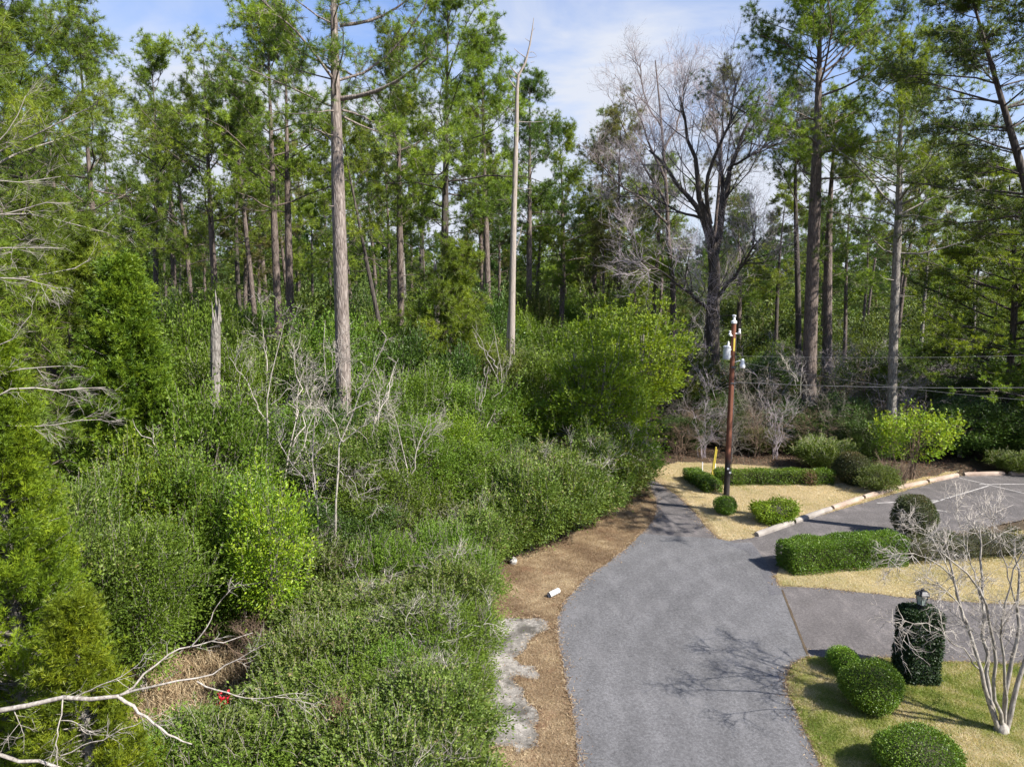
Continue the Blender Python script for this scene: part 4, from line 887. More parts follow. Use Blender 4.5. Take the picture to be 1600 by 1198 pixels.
# branches of dead trees whose trunks stand outside the left edge
def edge_bare(label, Y, tx, limbs, lv, seed, bark, r=.14, H=6):
    o = np.array([tx, Y, g0(tx, Y)])
    tr = [(np.array([[0, 0, -.2], [.05, 0, H * .4], [0, .1, H * .75], [-.1, 0, H]]), r, r * .4)]
    LB = tr + [([pt(a, b, Y + d) - o for a, b, d in pl], r0, r1) for pl, r0, r1 in limbs]
    mb, _ = bare_mesh(seed, LB, lv, None, 8, 11, .03)
    t = thing('bare_tree', label, 'tree', o); obj('branches', mb.mesh('branches', M[bark], True), t)
edge_bare('dead bare tree whose white forked branches reach in at the bottom left', 9.5, -8.6, [
    ([(-260, 1180, 0), (-120, 1135, 0), (0, 1108, 0), (60, 1093, 0), (120, 1088, 0), (186, 1087, 0)], 0.0507, 0.0265),
    ([(184, 1087, 0), (215, 1108, 0), (238, 1128, 0), (262, 1148, 0), (300, 1162, 0)], 0.0281, 0.0094),
    ([(186, 1087, 0), (210, 1068, .1), (250, 1030, .3), (280, 1012, .4), (315, 1006, .5), (352, 1001, .6), (395, 988, .7)], 0.0187, 0.0047),
    ([(188, 1085, 0), (230, 1072, 0), (270, 1066, 0), (310, 1062, .1), (345, 1045, .2), (380, 1024, .2), (415, 1005, .2)], 0.0203, 0.0047),
    ([(300, 1008, .4), (320, 985, .4), (332, 960, .5), (350, 930, .5), (375, 908, .6)], 0.0101, 0.0031),
    ([(308, 1064, .1), (345, 1080, 0), (385, 1091, 0), (430, 1088, -.1), (465, 1082, -.1)], 0.0125, 0.0039),
    ([(430, 1088, -.1), (465, 1092, -.1), (497, 1104, -.1)], 0.0055, 0.0023),
    ([(120, 1088, 0), (150, 1072, 0), (185, 1060, 0), (210, 1045, .1), (230, 1020, .1)], 0.0094, 0.0031),
    ([(98, 1092, 0), (95, 1120, -.1), (88, 1155, -.2), (90, 1198, -.2)], 0.0109, 0.0055),
    ([(96, 1125, 0), (118, 1125, 0), (135, 1148, 0), (170, 1148, .1)], 0.0062, 0.0023),
    ([(-200, 1230, 0), (-60, 1185, 0), (0, 1178, 0), (50, 1185, 0), (95, 1200, 0)], 0.0390, 0.0234),
    ([(95, 1180, 0), (150, 1158, 0), (200, 1135, 0), (230, 1122, .1), (262, 1108, .1)], 0.0094, 0.0039),
    ([(20, 1105, 0), (30, 1128, 0), (38, 1148, 0)], 0.0078, 0.0031)],
    [(6, .36, R(45), .25, .005, 4, .15, .02), (3, .18, R(42), .3, .003, 3, .15, 0)], 61, 'bark_pale', .12, 5)
edge_bare('bare tree with fine pale twigs fanning in at the middle of the left edge', 13, -10.6, [
    ([(-150, 700, 0), (-60, 640, 0), (10, 605, 0), (70, 606, 0), (120, 612, .2), (165, 605, .3)], .03, .006),
    ([(-150, 680, 0), (-60, 600, 0), (0, 582, 0), (50, 575, 0), (95, 572, 0)], .028, .006),
    ([(-150, 640, 0), (-60, 560, 0), (0, 540, 0), (30, 520, 0), (50, 490, 0)], .02, .005),
    ([(-150, 520, 0), (-60, 440, 0), (0, 430, 0), (50, 435, 0), (90, 450, 0)], .02, .005),
    ([(-150, 500, 0), (-60, 400, 0), (0, 385, 0), (60, 395, 0), (100, 388, 0)], .02, .005),
    ([(-150, 470, 0), (-60, 350, 0), (0, 335, 0), (50, 322, 0), (110, 318, 0)], .02, .005),
    ([(-150, 440, 0), (-60, 300, 0), (0, 280, 0), (50, 282, 0), (95, 276, 0)], .018, .005),
    ([(-150, 400, 0), (-60, 260, 0), (0, 228, 0), (30, 190, 0), (40, 150, 0)], .018, .005),
    ([(-150, 740, 0), (-60, 660, 0), (0, 662, 0), (60, 668, 0), (120, 660, 0), (160, 655, 0)], .018, .005)],
    [(9, .6, R(26), .25, .0045, 4, .12, .0), (5, .36, R(28), .25, .003, 4, .14, 0), (2, .2, R(30), .2, .0022, 3, .14, 0)], 62, 'twig_dead', .13, 11)

# ------------------------------------------------------------------ conifers and leafy trees, one by one
def put_made(name, label, cat, px, Y, a, bark, leaf, rz=0, sc=1., group=None, parts=('trunk', 'crown')):
    x = gx(px, Y); tb, nb = a
    return put_tree(name, label, cat, (x, Y, g0(x, Y)), tb.mesh(parts[0], M[bark], True), nb.mesh(parts[1], M[leaf]), rz, sc, group, parts)
put_made('cedar_tree', 'big feathery yellow green cedar filling the left foreground', 'cedar tree', 48, 13.2, cedar_mesh(71, 9.2, 2.5, 9600, .10, .014, 12), 'bark_grey', 'cedar')
put_made('cedar_tree', 'dark green conical cedar behind the foreground cedar', 'cedar tree', 226, 22.5, cedar_mesh(72, 11.3, 3.8, 9600, .14, .028, 10), 'bark_grey', 'cedar_dark')
put_made('cedar_tree', 'smaller cedar at the foot of the left edge', 'cedar tree', 150, 11.3, cedar_mesh(73, 4.6, 1.5, 4200, .09, .014, 10), 'bark_grey', 'cedar')
put_made('bay_tree', 'round light green bay tree overhanging the end of the driveway', 'tree', 932, 32.5,
         crown_mesh(74, 3.7, 3.9, 4.2, 270, 80, .15, .5, .34, stems=4, stem_r=.12, flat=.5, inner=.35, amp=.62, cone=.45, shoots=420, shoot_l=.8), 'bark_grey', 'leaf_bright')
put_made('bay_tree', 'spreading light green tree behind and right of the bay tree', 'tree', 990, 37.5,
         crown_mesh(75, 2.6, 3.2, 5.4, 170, 80, .17, .5, .36, stems=4, stem_r=.09, flat=.5, inner=.35, amp=.7, twig_out=.5, shoots=250, shoot_l=.8), 'bark_grey', 'leaf_bright')
put_made('holly_bush', 'yellow green bush with large leaves before the white sapling', 'bush', 425, 19.3,
         crown_mesh(76, 1.3, 2.3, 2.8, 210, 50, .10, .5, .2, shoots=160, shoot_l=.6, amp=.65, stems=4, stem_r=.03), 'twig_grey', 'leaf_yellow')
put_made('pine_sapling', 'young bushy bright green pine under the broken pale trunk', 'pine tree', 690, 36, pine_mesh(77, 10.6, .1, .12, 2.7, 60, 7, 4, 16, .28, .03, stubs=0), 'bark_pine', 'needle')
put_made('pine_sapling', 'young bright green pine beside the dark conical cedar', 'pine tree', 120, 27, pine_mesh(78, 12.5, .1, .12, 3.0, 70, 7, 4, 16, .28, .03, stubs=0), 'bark_pine', 'needle')
put_made('pine_sapling', 'young pine filling the gap at the left edge', 'pine tree', 30, 21, pine_mesh(79, 12., .2, .12, 2.9, 60, 7, 4, 16, .26, .024, stubs=0), 'bark_pine', 'needle')
put_made('gardenia_shrub', 'yellow green broad leaved shrub with bare canes behind the kerb stops', 'shrub', 1425, 35.2,
         crown_mesh(80, 1.5, 1.35, 2.1, 110, 20, .15, .45, .2, stems=9, stem_r=.03, inner=.5, amp=.6, shoots=190, shoot_l=.9, cone=-.25), 'twig_brown', 'leaf_yellow')
def canes():
    rng = np.random.RandomState(12); x, y = gx(1398, 34.2), 34.2; n = 46; a = rng.uniform(0, 6.28, n)
    S = np.stack([np.cos(a) * .5 * rng.uniform(0, 1, n), np.sin(a) * .4, np.zeros(n)], 1); D = np.stack([np.cos(a) * .35, np.sin(a) * .3, np.ones(n)], 1)
    mb = MB(); P = grow(rng, S, D, rng.uniform(.9, 2.2, n), 6, .07, .0); tubes(mb, P, (np.linspace(.014, .005, 6))[None].repeat(n, 0), 4); twiggy(rng, mb, P, [(3, .4, R(25), .3, .005, 3, .1, .1)])
    obj_ = thing('cane_shrub', 'clump of bare tan canes in front of the yellow green shrub', 'shrub', (x, y, 0)); obj('stems', mb.mesh('stems', M['twig_brown']), obj_)
canes()

# ------------------------------------------------------------------ shrubs and understory: variants copied
def variant(a, bark, leaf): return a[0].mesh('stems', M[bark], True), a[1].mesh('foliage', M[leaf])
UV = {   # evergreen understory trees about 6 m tall
    'u0': variant(crown_mesh(301, 2.2, 3.0, 3.3, 330, 94, 0.115, .5, .30, stems=3, stem_r=.06, twig_out=0.30, shoots=260, shoot_l=.8, amp=.62), 'twig_grey', 'leaf'),
    'u1': variant(crown_mesh(302, 2.0, 2.9, 3.2, 330, 101, 0.095, .5, .28, stems=4, stem_r=.05, twig_out=0.45, shoots=260, shoot_l=.8, amp=.62), 'bark_pale', 'leaf'),
    'u2': variant(crown_mesh(303, 2.4, 2.7, 3.0, 340, 94, 0.108, .5, .30, stems=3, stem_r=.06, twig_out=0.25, shoots=260, shoot_l=.8, amp=.62), 'twig_grey', 'leaf_mix'),
    'u3': variant(crown_mesh(304, 2.1, 3.0, 3.2, 330, 94, 0.108, .5, .30, stems=3, stem_r=.06, twig_out=0.25, shoots=260, shoot_l=.8, amp=.62), 'twig_grey', 'leaf_bright'),
    'u4': variant(crown_mesh(305, 2.4, 2.7, 3.0, 300, 81, 0.135, .5, .32, stems=3, stem_r=.06, twig_out=0.40, shoots=260, shoot_l=.8, amp=.62), 'twig_brown', 'leaf_olive'),
    'u5': variant(crown_mesh(306, 2.4, 2.7, 3.0, 300, 94, 0.121, .5, .32, stems=3, stem_r=.06, twig_out=0.25, shoots=260, shoot_l=.8, amp=.62), 'twig_grey', 'leaf_dark'),
}
def brush_variant(seed, H, spread, bark, n=9):
    rng = np.random.RandomState(seed); L_ = []
    for i in range(n):
        a = rng.uniform(0, 6.28); l = spread * rng.uniform(.3, 1); e = np.array([math.cos(a) * l, math.sin(a) * l, H * rng.uniform(.6, 1)])
        L_.append((np.array([[rng.normal(0, .15), rng.normal(0, .15), -.1], e * [.3, .3, .55], e]), .022, .006))
    mb, _ = bare_mesh(seed, L_, [(7, spread * .7, R(40), .15, .008, 5, .22, .03), (5, spread * .4, R(42), .2, .005, 4, .25, 0), (3, .35, R(40), .2, .0035, 3, .2, 0)], None, 4, 8, .15)
    return mb.mesh('branches', M[bark])
BV = {'b0': brush_variant(321, 4.5, 1.6, 'twig_grey'), 'b1': brush_variant(322, 4.0, 1.9, 'twig_brown'), 'b2': brush_variant(323, 5.5, 1.7, 'twig_purple')}
SV = {   # roadside thicket shrubs about 2 m tall, with pale dead twigs poking through
    's0': variant(crown_mesh(311, 1.35, 1.0, 1.1, 300, 86, 0.072, .5, .15, stems=7, stem_r=.02, twig_out=0.25, inner=.45, shoots=320, shoot_l=.42, amp=.5), 'bark_pale', 'leaf_mix'),
    's1': variant(crown_mesh(312, 1.45, .95, 1.05, 300, 86, 0.078, .5, .15, stems=7, stem_r=.02, twig_out=0.30, inner=.45, shoots=320, shoot_l=.42, amp=.5), 'twig_grey', 'leaf_mix'),
    's2': variant(crown_mesh(313, 1.3, 1.1, 1.15, 300, 93, 0.072, .5, .15, stems=7, stem_r=.02, twig_out=0.17, inner=.45, shoots=320, shoot_l=.42, amp=.5), 'twig_grey', 'leaf_mix'),
    's3': variant(crown_mesh(314, 1.4, .95, 1.05, 260, 66, 0.078, .5, .16, stems=8, stem_r=.02, twig_out=0.40, inner=.45, shoots=320, shoot_l=.42, amp=.5), 'bark_pale', 'leaf_olive'),
}
SV['s4'] = (SV['s1'][0], crown_mesh(315, 1.4, 1.0, 1.05, 300, 95, .062, .45, .15, stems=7, stem_r=.02, shoots=320, shoot_l=.4, inner=.45)[1].mesh('foliage', M['leaf']))
ADJ4 = {'s4': 'deep green'}
DEADT = brush_variant(331, 2.1, 1.1, 'twig_dead', 4)
def put_var(name, px, Y, key, H, wd, rz, items, adj=None, dead=False, world=None):
    if world is not None: x, Y = world
    else: x = gx(px, Y)
    h0, w0 = (6.3, 2.3) if key[0] == 'u' else ((4.6, 1.8) if key[0] == 'b' else (2.1, 1.4))
    o = thing(name, '', 'shrub', (x, Y, g0(x, Y)), rz, (wd / w0, wd / w0, H / h0))
    if key[0] == 'b': obj('branches', BV[key], o)
    else:
        a, b = (UV if key[0] == 'u' else SV)[key]; obj('stems', a, o); obj('foliage', b, o)
        if dead: obj('dead_twigs', DEADT, o)
    if adj: o['adj'] = adj
    items.append(o); return o
ADJ = {'u0': 'grey green', 'u1': 'fresh green', 'u2': 'mixed green', 'u3': 'bright green', 'u4': 'olive', 'u5': 'dark green', 's0': 'pale twigged green', 's1': 'mixed green', 's2': 'fresh green', 's3': 'half bare olive'}
rng = np.random.RandomState(77)
# near left understory
near = []
for px, Y, key, H, wd in [(225, 17.5, 'u1', 5.2, 1.9), (305, 20.5, 'u0', 5.9, 1.9), (340, 22.5, 'u0', 7.4, 2.3), (275, 21, 'u3', 6.6, 2.0), (175, 19.5, 'u1', 6.4, 2.0), (380, 21, 'u1', 5.4, 1.7), (110, 17, 'u2', 6.0, 1.9)]:
    put_var('evergreen_shrub', px, Y, key, H, wd, rng.uniform(0, 6.28), near, ADJ[key])
for i, o in enumerate(sorted(near, key=lambda o: proj(*o.location)[0])):
    a = o['adj']; del o['adj']; o['label'] = f'{a} evergreen shrub, {ORD[i]} from left of those behind the feathery cedar'; o['group'] = 'tall shrubs behind the feathery cedar'
mid = []
for px, Y, key, H, wd in [(470, 27, 'u0', 5.6, 2.2), (560, 26, 'u2', 5.2, 2.0), (600, 30, 'u1', 6.6, 2.4), (650, 26.5, 'u0', 4.8, 2.0), (700, 28, 'u3', 5.0, 2.0), (745, 31, 'u0', 5.6, 2.3), (800, 33, 'u3', 5.2, 2.0), (520, 33, 'u0', 8.4, 2.6), (440, 31, 'u2', 8.6, 2.6),
                          (370, 28, 'u1', 9.0, 2.6), (342, 34, 'u0', 10.6, 2.3), (590, 36, 'u0', 8.0, 2.6), (780, 37, 'u2', 7.2, 2.6), (740, 40, 'u0', 8.0, 2.4), (850, 36, 'u0', 6.4, 2.4), (665, 32, 'u1', 7.0, 2.4), (300, 31, 'u0', 9.8, 2.6), (200, 26, 'u5', 7.8, 2.0), (400, 25.5, 'u5', 6.2, 1.8), (500, 30, 'u5', 7.4, 1.8), (630, 34, 'u5', 8.2, 2.0), (705, 34, 'u5', 7.4, 1.9), (565, 28.5, 'u5', 5.6, 1.8), (560, 22.5, 'u5', 3.0, 1.6), (470, 22.5, 'u5', 3.4, 1.6), (610, 24, 'u0', 3.8, 1.7), (820, 29.5, 'u5', 3.4, 1.8), (740, 27, 'u0', 3.8, 1.8), (870, 28.5, 'u0', 3.2, 1.6)]:
    put_var('evergreen_shrub', px, Y, key, H, wd, rng.uniform(0, 6.28), mid, ADJ[key])
auto_label(mid, 'evergreen shrub', 'near row', 'tall evergreen shrubs in the middle of the wood edge', 'shrub')
# understory behind, across the whole width
back = []
for row, (y0, y1, n) in enumerate([(42, 49, 30), (51, 60, 34)]):
    for i in range(n):
        px = -20 + 1660 * (i + rng.uniform(.1, .9)) / n; Y = rng.uniform(y0, y1)
        if row == 0 and px > 985: Y = max(Y, 45.5)
        right = px > 960
        key = rng.choice(['u0', 'u2', 'u3', 'u5', 'u1', 'u5', 'u4'] if not right else ['u5', 'u4', 'u5', 'b0', 'b1', 'b2', 'u0'])
        H = rng.uniform(7.0, 10.2) if not right else rng.uniform(3.2, 6.0)
        put_var('evergreen_shrub' if key[0] == 'u' else 'bare_shrub', px, Y, key, H, rng.uniform(2.0, 2.9), rng.uniform(0, 6.28), back, ADJ.get(key, 'leafless'))
ev = [o for o in back if o.name.startswith('evergreen')]; bb = [o for o in back if not o.name.startswith('evergreen')]
auto_label(ev, 'evergreen shrub', 'back row', 'understory shrubs among the trunks', 'shrub')
auto_label(bb, 'bare shrub', 'back row', 'leafless shrubs among the trunks', 'shrub')
brush = []
for px, Y, key, H, wd in [(1050, 42.5, 'b0', 4.2, 2.0), (1085, 41.5, 'b1', 3.2, 1.7), (1175, 42, 'b0', 4.6, 2.3), (1200, 43.5, 'b2', 5.2, 2.2), (1225, 44.5, 'b1', 4.8, 2.2), (1310, 43, 'b0', 4.8, 2.2), (1335, 44, 'b1', 4.8, 2.2), (1380, 42.5, 'b2', 4.8, 2.0), (1110, 44, 'b2', 4.6, 2.1), (1150, 45, 'b1', 5.6, 2.3), (1290, 46, 'b2', 5.8, 2.3), (1440, 46, 'b0', 5.6, 2.2), (1580, 46, 'b1', 5.4, 2.2), (1062, 39.5, 'b1', 2.6, 1.4), (1098, 39.8, 'b2', 3.2, 1.5), (1142, 39.6, 'b0', 3.0, 1.5), (1180, 39.8, 'b1', 3.6, 1.6), (1212, 39.6, 'b2', 3.2, 1.4), (1262, 40, 'b1', 3.4, 1.6), (1300, 40, 'b0', 3.6, 1.5), (1345, 40.2, 'b1', 3.6, 1.6), (1420, 41, 'b2', 3.6, 1.6), (1480, 40.5, 'b1', 3.2, 1.5),
                          (450, 24.5, 'b1', 3.6, 1.4), (500, 25, 'b2', 4.4, 1.6), (590, 24.5, 'b0', 3.4, 1.3), (480, 21, 'b0', 2.6, 1.1), (560, 20.5, 'b1', 2.2, 1.0), (395, 17.8, 'b1', 2.0, 1.0)]:
    put_var('bare_shrub', px, Y, key, H, wd, rng.uniform(0, 6.28), brush, None)
auto_label(brush, 'leafless brush clump', 'front row', 'leafless brush clumps in front of the wood', 'shrub')
for label, px, Y, key, H, wd in [('dark green broad evergreen mound behind the right end of the parking lot', 1590, 39.5, 'u5', 3.2, 2.8), ('dark evergreen mound behind the yellow green shrub', 1500, 40, 'u5', 3.6, 2.8), ('dark evergreen beside the round clipped bush of the back hedge', 1390, 40.5, 'u5', 2.6, 2.2),
                               ('far right dark evergreen mound under the layered boughs', 1660, 40.5, 'u5', 4.0, 3.0), ('low green shrub peeping over the right kerb stops', 1585, 36.8, 's0', 1.1, 1.5), ('shaded green shrub behind the back hedge', 1285, 37.2, 's0', 1.75, 1.7), ('wispy grey green shrub at the end of the kerb stops', 1372, 33.3, 's3', 1.3, 1.1),
                               ('tall dark evergreen rising behind the dark mounds', 1550, 44, 'u5', 5.4, 3.0), ('dark evergreen at the back of the right corner', 1640, 45, 'u5', 6.0, 3.0), ('shaded dark evergreen right of the utility pole', 1170, 46, 'u5', 3.6, 2.4), ('shaded dark evergreen left of the utility pole', 1095, 46, 'u5', 3.4, 2.6),
                               ('dark shrub in the shade left of the yellow rods', 1068, 41.5, 'u5', 2.2, 1.5), ('dull green shrub just behind the utility pole', 1128, 42.5, 'u5', 3.4, 1.5), ('olive shrub between the utility pole and the slim white tree', 1192, 40.8, 'u4', 1.7, 1.3),
                               ('dark green shrub at the foot of the slim white tree', 1226, 42.5, 'u5', 3.2, 1.6), ('dark shrub at the foot of the largest right pine', 1268, 41.2, 'u5', 2.8, 1.9), ('dark tall shrub between the largest pine and the shaded green shrub', 1312, 41, 'u5', 3.6, 1.7),
                               ('dull shrub behind the clipped ball of the back hedge', 1355, 39, 'u5', 2.6, 1.7)]:
    l = []; o = put_var('evergreen_shrub', px, Y, key, H, wd, rng.uniform(0, 6.28), l); o['label'] = label
# roadside thicket, in rows from the road edge inwards; positions are ground points
th = []; ADJ.update(ADJ4)
rows = [('roadside row', [(935, 800), (946, 792), (970, 776), (905, 822), (868, 842), (828, 860), (788, 874), (735, 905), (712, 955), (702, 1005), (695, 1060), (690, 1125), (688, 1200), (680, 1290)]),
        ('second row', [(880, 796), (845, 815), (800, 835), (750, 858), (700, 885), (690, 930), (672, 985), (660, 1045), (645, 1110), (632, 1185), (615, 1270)]),
        ('third row', [(815, 800), (760, 822), (700, 845), (660, 870), (620, 905), (600, 950), (585, 1010), (565, 1075), (550, 1150), (530, 1240)]),
        ('inner row', [(700, 820), (640, 840), (580, 865), (540, 900), (520, 950), (505, 1010), (480, 1085), (455, 1165), (420, 1260), (350, 1240), (260, 1260)])]
SUPER = {}
for rn, L_ in rows:
    its = []
    for px, py in L_:
        w_ = gp(px, py)[:2]; key = rng.choice(['s0', 's1', 's4', 's0', 's3', 's4'] if rn != 'roadside row' else ['s1', 's4', 's2', 's0']); H = rng.uniform(1.6, 2.1) if w_[1] < 20 else (rng.uniform(2.1, 2.6) if w_[1] < 25 else rng.uniform(2.8, 3.4))
        o = put_var('thicket_shrub', 0, 0, key, H, rng.uniform(1.4, 1.75) * (1 + max(0, w_[1] - 18) * .012), rng.uniform(0, 6.28), its, ADJ[key], dead=rng.uniform() < .5, world=w_)
    its.sort(key=lambda o: o.location.y)
    for i, o in enumerate(its):
        a = o['adj']; del o['adj']; o['label'] = f'{a} thicket shrub, {ORD[i]} from camera, {rn} left of road'; o['group'] = 'roadside thicket shrubs'

# ------------------------------------------------------------------ clipped garden
x_, y_, _ = gp(1200, 766)
a, b = gp(1122, 760), gp(1306, 762)
ln = b[0] - a[0] + .2
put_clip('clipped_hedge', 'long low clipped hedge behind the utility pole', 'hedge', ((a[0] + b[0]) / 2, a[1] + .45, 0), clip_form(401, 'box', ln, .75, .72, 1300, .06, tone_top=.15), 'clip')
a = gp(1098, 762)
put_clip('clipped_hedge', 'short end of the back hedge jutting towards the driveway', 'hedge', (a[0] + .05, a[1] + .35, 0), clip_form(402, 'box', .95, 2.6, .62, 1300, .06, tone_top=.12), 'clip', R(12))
put_clip('brown_bush', 'withered reddish brown gap plant in the back hedge', 'bush', (gx(1259, 34.6), 34.4, 0), clip_form(403, 'ball', .9, .75, .74, 900, .06), 'brown_leaf')
a = gp(1342, 763)
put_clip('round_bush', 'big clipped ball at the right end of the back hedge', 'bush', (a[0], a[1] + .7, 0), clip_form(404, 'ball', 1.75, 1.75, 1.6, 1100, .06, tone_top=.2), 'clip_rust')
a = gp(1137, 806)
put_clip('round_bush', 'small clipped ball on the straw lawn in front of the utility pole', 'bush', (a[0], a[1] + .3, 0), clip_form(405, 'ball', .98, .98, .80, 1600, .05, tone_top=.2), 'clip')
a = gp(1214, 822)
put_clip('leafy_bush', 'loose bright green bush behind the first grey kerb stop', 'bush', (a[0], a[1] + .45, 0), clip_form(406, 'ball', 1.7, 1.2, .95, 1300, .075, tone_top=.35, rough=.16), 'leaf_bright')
a, b = gp(1238, 900), gp(1418, 884)
d = b - a; ang = math.atan2(d[1], d[0]); ln = np.linalg.norm(d) + .1
c = (a + b) / 2 + np.array([-math.sin(ang), math.cos(ang), 0]) * .5
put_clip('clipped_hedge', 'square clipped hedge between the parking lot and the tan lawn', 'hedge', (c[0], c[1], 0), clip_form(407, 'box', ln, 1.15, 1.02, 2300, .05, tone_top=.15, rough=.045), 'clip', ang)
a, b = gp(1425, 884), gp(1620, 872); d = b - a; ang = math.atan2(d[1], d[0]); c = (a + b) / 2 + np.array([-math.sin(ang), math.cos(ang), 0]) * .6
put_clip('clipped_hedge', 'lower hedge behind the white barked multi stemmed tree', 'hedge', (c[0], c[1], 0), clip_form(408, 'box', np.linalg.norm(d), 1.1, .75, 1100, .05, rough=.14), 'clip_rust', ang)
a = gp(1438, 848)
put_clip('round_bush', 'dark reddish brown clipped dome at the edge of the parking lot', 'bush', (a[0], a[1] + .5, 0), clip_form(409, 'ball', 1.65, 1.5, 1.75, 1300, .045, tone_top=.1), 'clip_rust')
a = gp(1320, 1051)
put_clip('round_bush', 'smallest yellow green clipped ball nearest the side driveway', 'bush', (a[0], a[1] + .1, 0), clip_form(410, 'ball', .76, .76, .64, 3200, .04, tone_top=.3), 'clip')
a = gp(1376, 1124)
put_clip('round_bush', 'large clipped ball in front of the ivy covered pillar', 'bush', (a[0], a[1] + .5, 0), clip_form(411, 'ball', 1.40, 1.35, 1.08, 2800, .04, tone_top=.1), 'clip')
a = gp(1450, 1240)
put_clip('round_bush', 'large clipped ball cut off by the bottom of the picture', 'bush', (a[0], a[1] + .45, 0), clip_form(412, 'ball', 1.62, 1.5, 1.0, 2600, .04, tone_top=.15), 'clip')

# ivy clad gate pillar with lantern
def pillar():
    p = gp(1442, 1070); o = (p[0], p[1] + .35, 0)
    t = thing('gate_pillar', 'square gate pillar smothered in dark ivy with a lantern on top', 'pillar', o)
    tb, nb = clip_form(420, 'box', .90, .85, 1.86, 3600, .05, rough=.02, wv=.8)
    mb = MB(); box(mb, (0, 0, .86), (.62, .58, 1.72)); obj('column', mb.mesh('column', M['stone']), t)
    obj('ivy', nb.mesh('ivy', M['ivy']), t)
    l = MB(); z = 1.84
    lathe(l, [(0, z - .1), (.10, z - .1), (.10, z), (.04, z + .02), (.03, z + .07), (.11, z + .09), (.11, z + .11), (0, z + .11)], n=8)
    for i in range(6):
        a = i * math.pi / 3; tubes(l, np.array([[math.cos(a) * .105, math.sin(a) * .105, z + .1], [math.cos(a) * .15, math.sin(a) * .15, z + .36]]), [.009, .009], 4)
    lan = obj('lantern', l.mesh('lantern', M['black']), t)
    g = MB(); lathe(g, [(0, z + .112), (.095, z + .112), (.14, z + .35), (0, z + .35)], n=6); obj('glass', g.mesh('glass', M['glass']), lan)
    r = MB(); lathe(r, [(.0, z + .362), (.19, z + .362), (.18, z + .39), (.10, z + .46), (.05, z + .47), (.03, z + .52), (0, z + .54)], n=6); obj('cap', r.mesh('cap', M['black']), lan)
pillar()

# white barked multi stemmed tree at the lower right
def myrtle():
    p = gp(1563, 1142); o = np.array([p[0], p[1], 0.]); Y = p[1]
    L = lambda pl: [pt(a, b, Y + d) - o for a, b, d in pl]
    limbs = [(L([(1562, 1140, 0), (1545, 1085, 0), (1528, 1040, 0), (1518, 1000, .1), (1505, 960, .2), (1490, 900, .4), (1478, 850, .5)]), .085, .02),
             (L([(1560, 1140, 0), (1548, 1080, .2), (1538, 1000, .4), (1536, 940, .5), (1532, 880, .6), (1530, 820, .8)]), .085, .02),
             (L([(1566, 1140, 0), (1556, 1090, -.2), (1556, 1010, -.3), (1548, 950, -.4), (1520, 900, -.6), (1470, 862, -.8)]), .07, .016),
             (L([(1568, 1140, 0), (1572, 1080, .1), (1584, 1020, .1), (1592, 960, .2), (1590, 890, .3), (1585, 840, .3)]), .085, .02),
             (L([(1572, 1142, 0), (1585, 1090, 0), (1600, 1040, 0), (1618, 980, .2), (1630, 900, .3), (1640, 840, .4)]), .09, .02),
             (L([(1570, 1140, 0), (1574, 1060, -.3), (1565, 1000, -.5), (1570, 930, -.6), (1600, 860, -.7)]), .06, .015),
             (L([(1530, 1045, 0), (1500, 1010, -.4), (1462, 978, -.7), (1425, 970, -1.0), (1400, 972, -1.2)]), .028, .006),
             (L([(1516, 985, .1), (1495, 935, .3), (1455, 905, .5), (1420, 885, .7)]), .03, .006),
             (L([(1538, 960, .4), (1518, 880, 1), (1500, 830, 1.3), (1495, 790, 1.6)]), .03, .006),
             (L([(1505, 960, .2), (1480, 880, .9), (1450, 830, 1.2), (1420, 815, 1.4)]), .03, .006),
             (L([(1592, 960, .2), (1570, 880, 0), (1555, 830, -.2), (1545, 790, -.3)]), .03, .006),
             (L([(1490, 900, .4), (1450, 870, 0), (1420, 862, -.3), (1380, 870, -.6)]), .025, .005)]
    limbs = [(p_, a_ * .68, b_ * .75) for p_, a_, b_ in limbs]; limbs[0][0][0] = np.array([0, 0, -.1])
    mb, last = bare_mesh(91, limbs, [(8, .75, R(42), .35, .011, 5, .22, .04)], None, 9, 12, .03)
    lathe(mb, [(.17, -.05), (.15, .05), (.12, .16), (.05, .24)], (.02, 0, 0), 10)
    t = thing('bare_tree', 'multi stemmed bare tree with white blotched bark at the lower right', 'tree', o)
    obj('trunk', mb.mesh('trunk', M['bark_white'], True), t)
    rng = np.random.RandomState(5); cb = MB(); twiggy(rng, cb, last, [(5, .5, R(45), .2, .0065, 5, .24, .0), (4, .28, R(45), .2, .0042, 4, .28, -.02), (1, .12, R(45), .3, .0032, 3, .2, 0)]); obj('crown', cb.mesh('crown', M['twig_dead']), t)
myrtle()

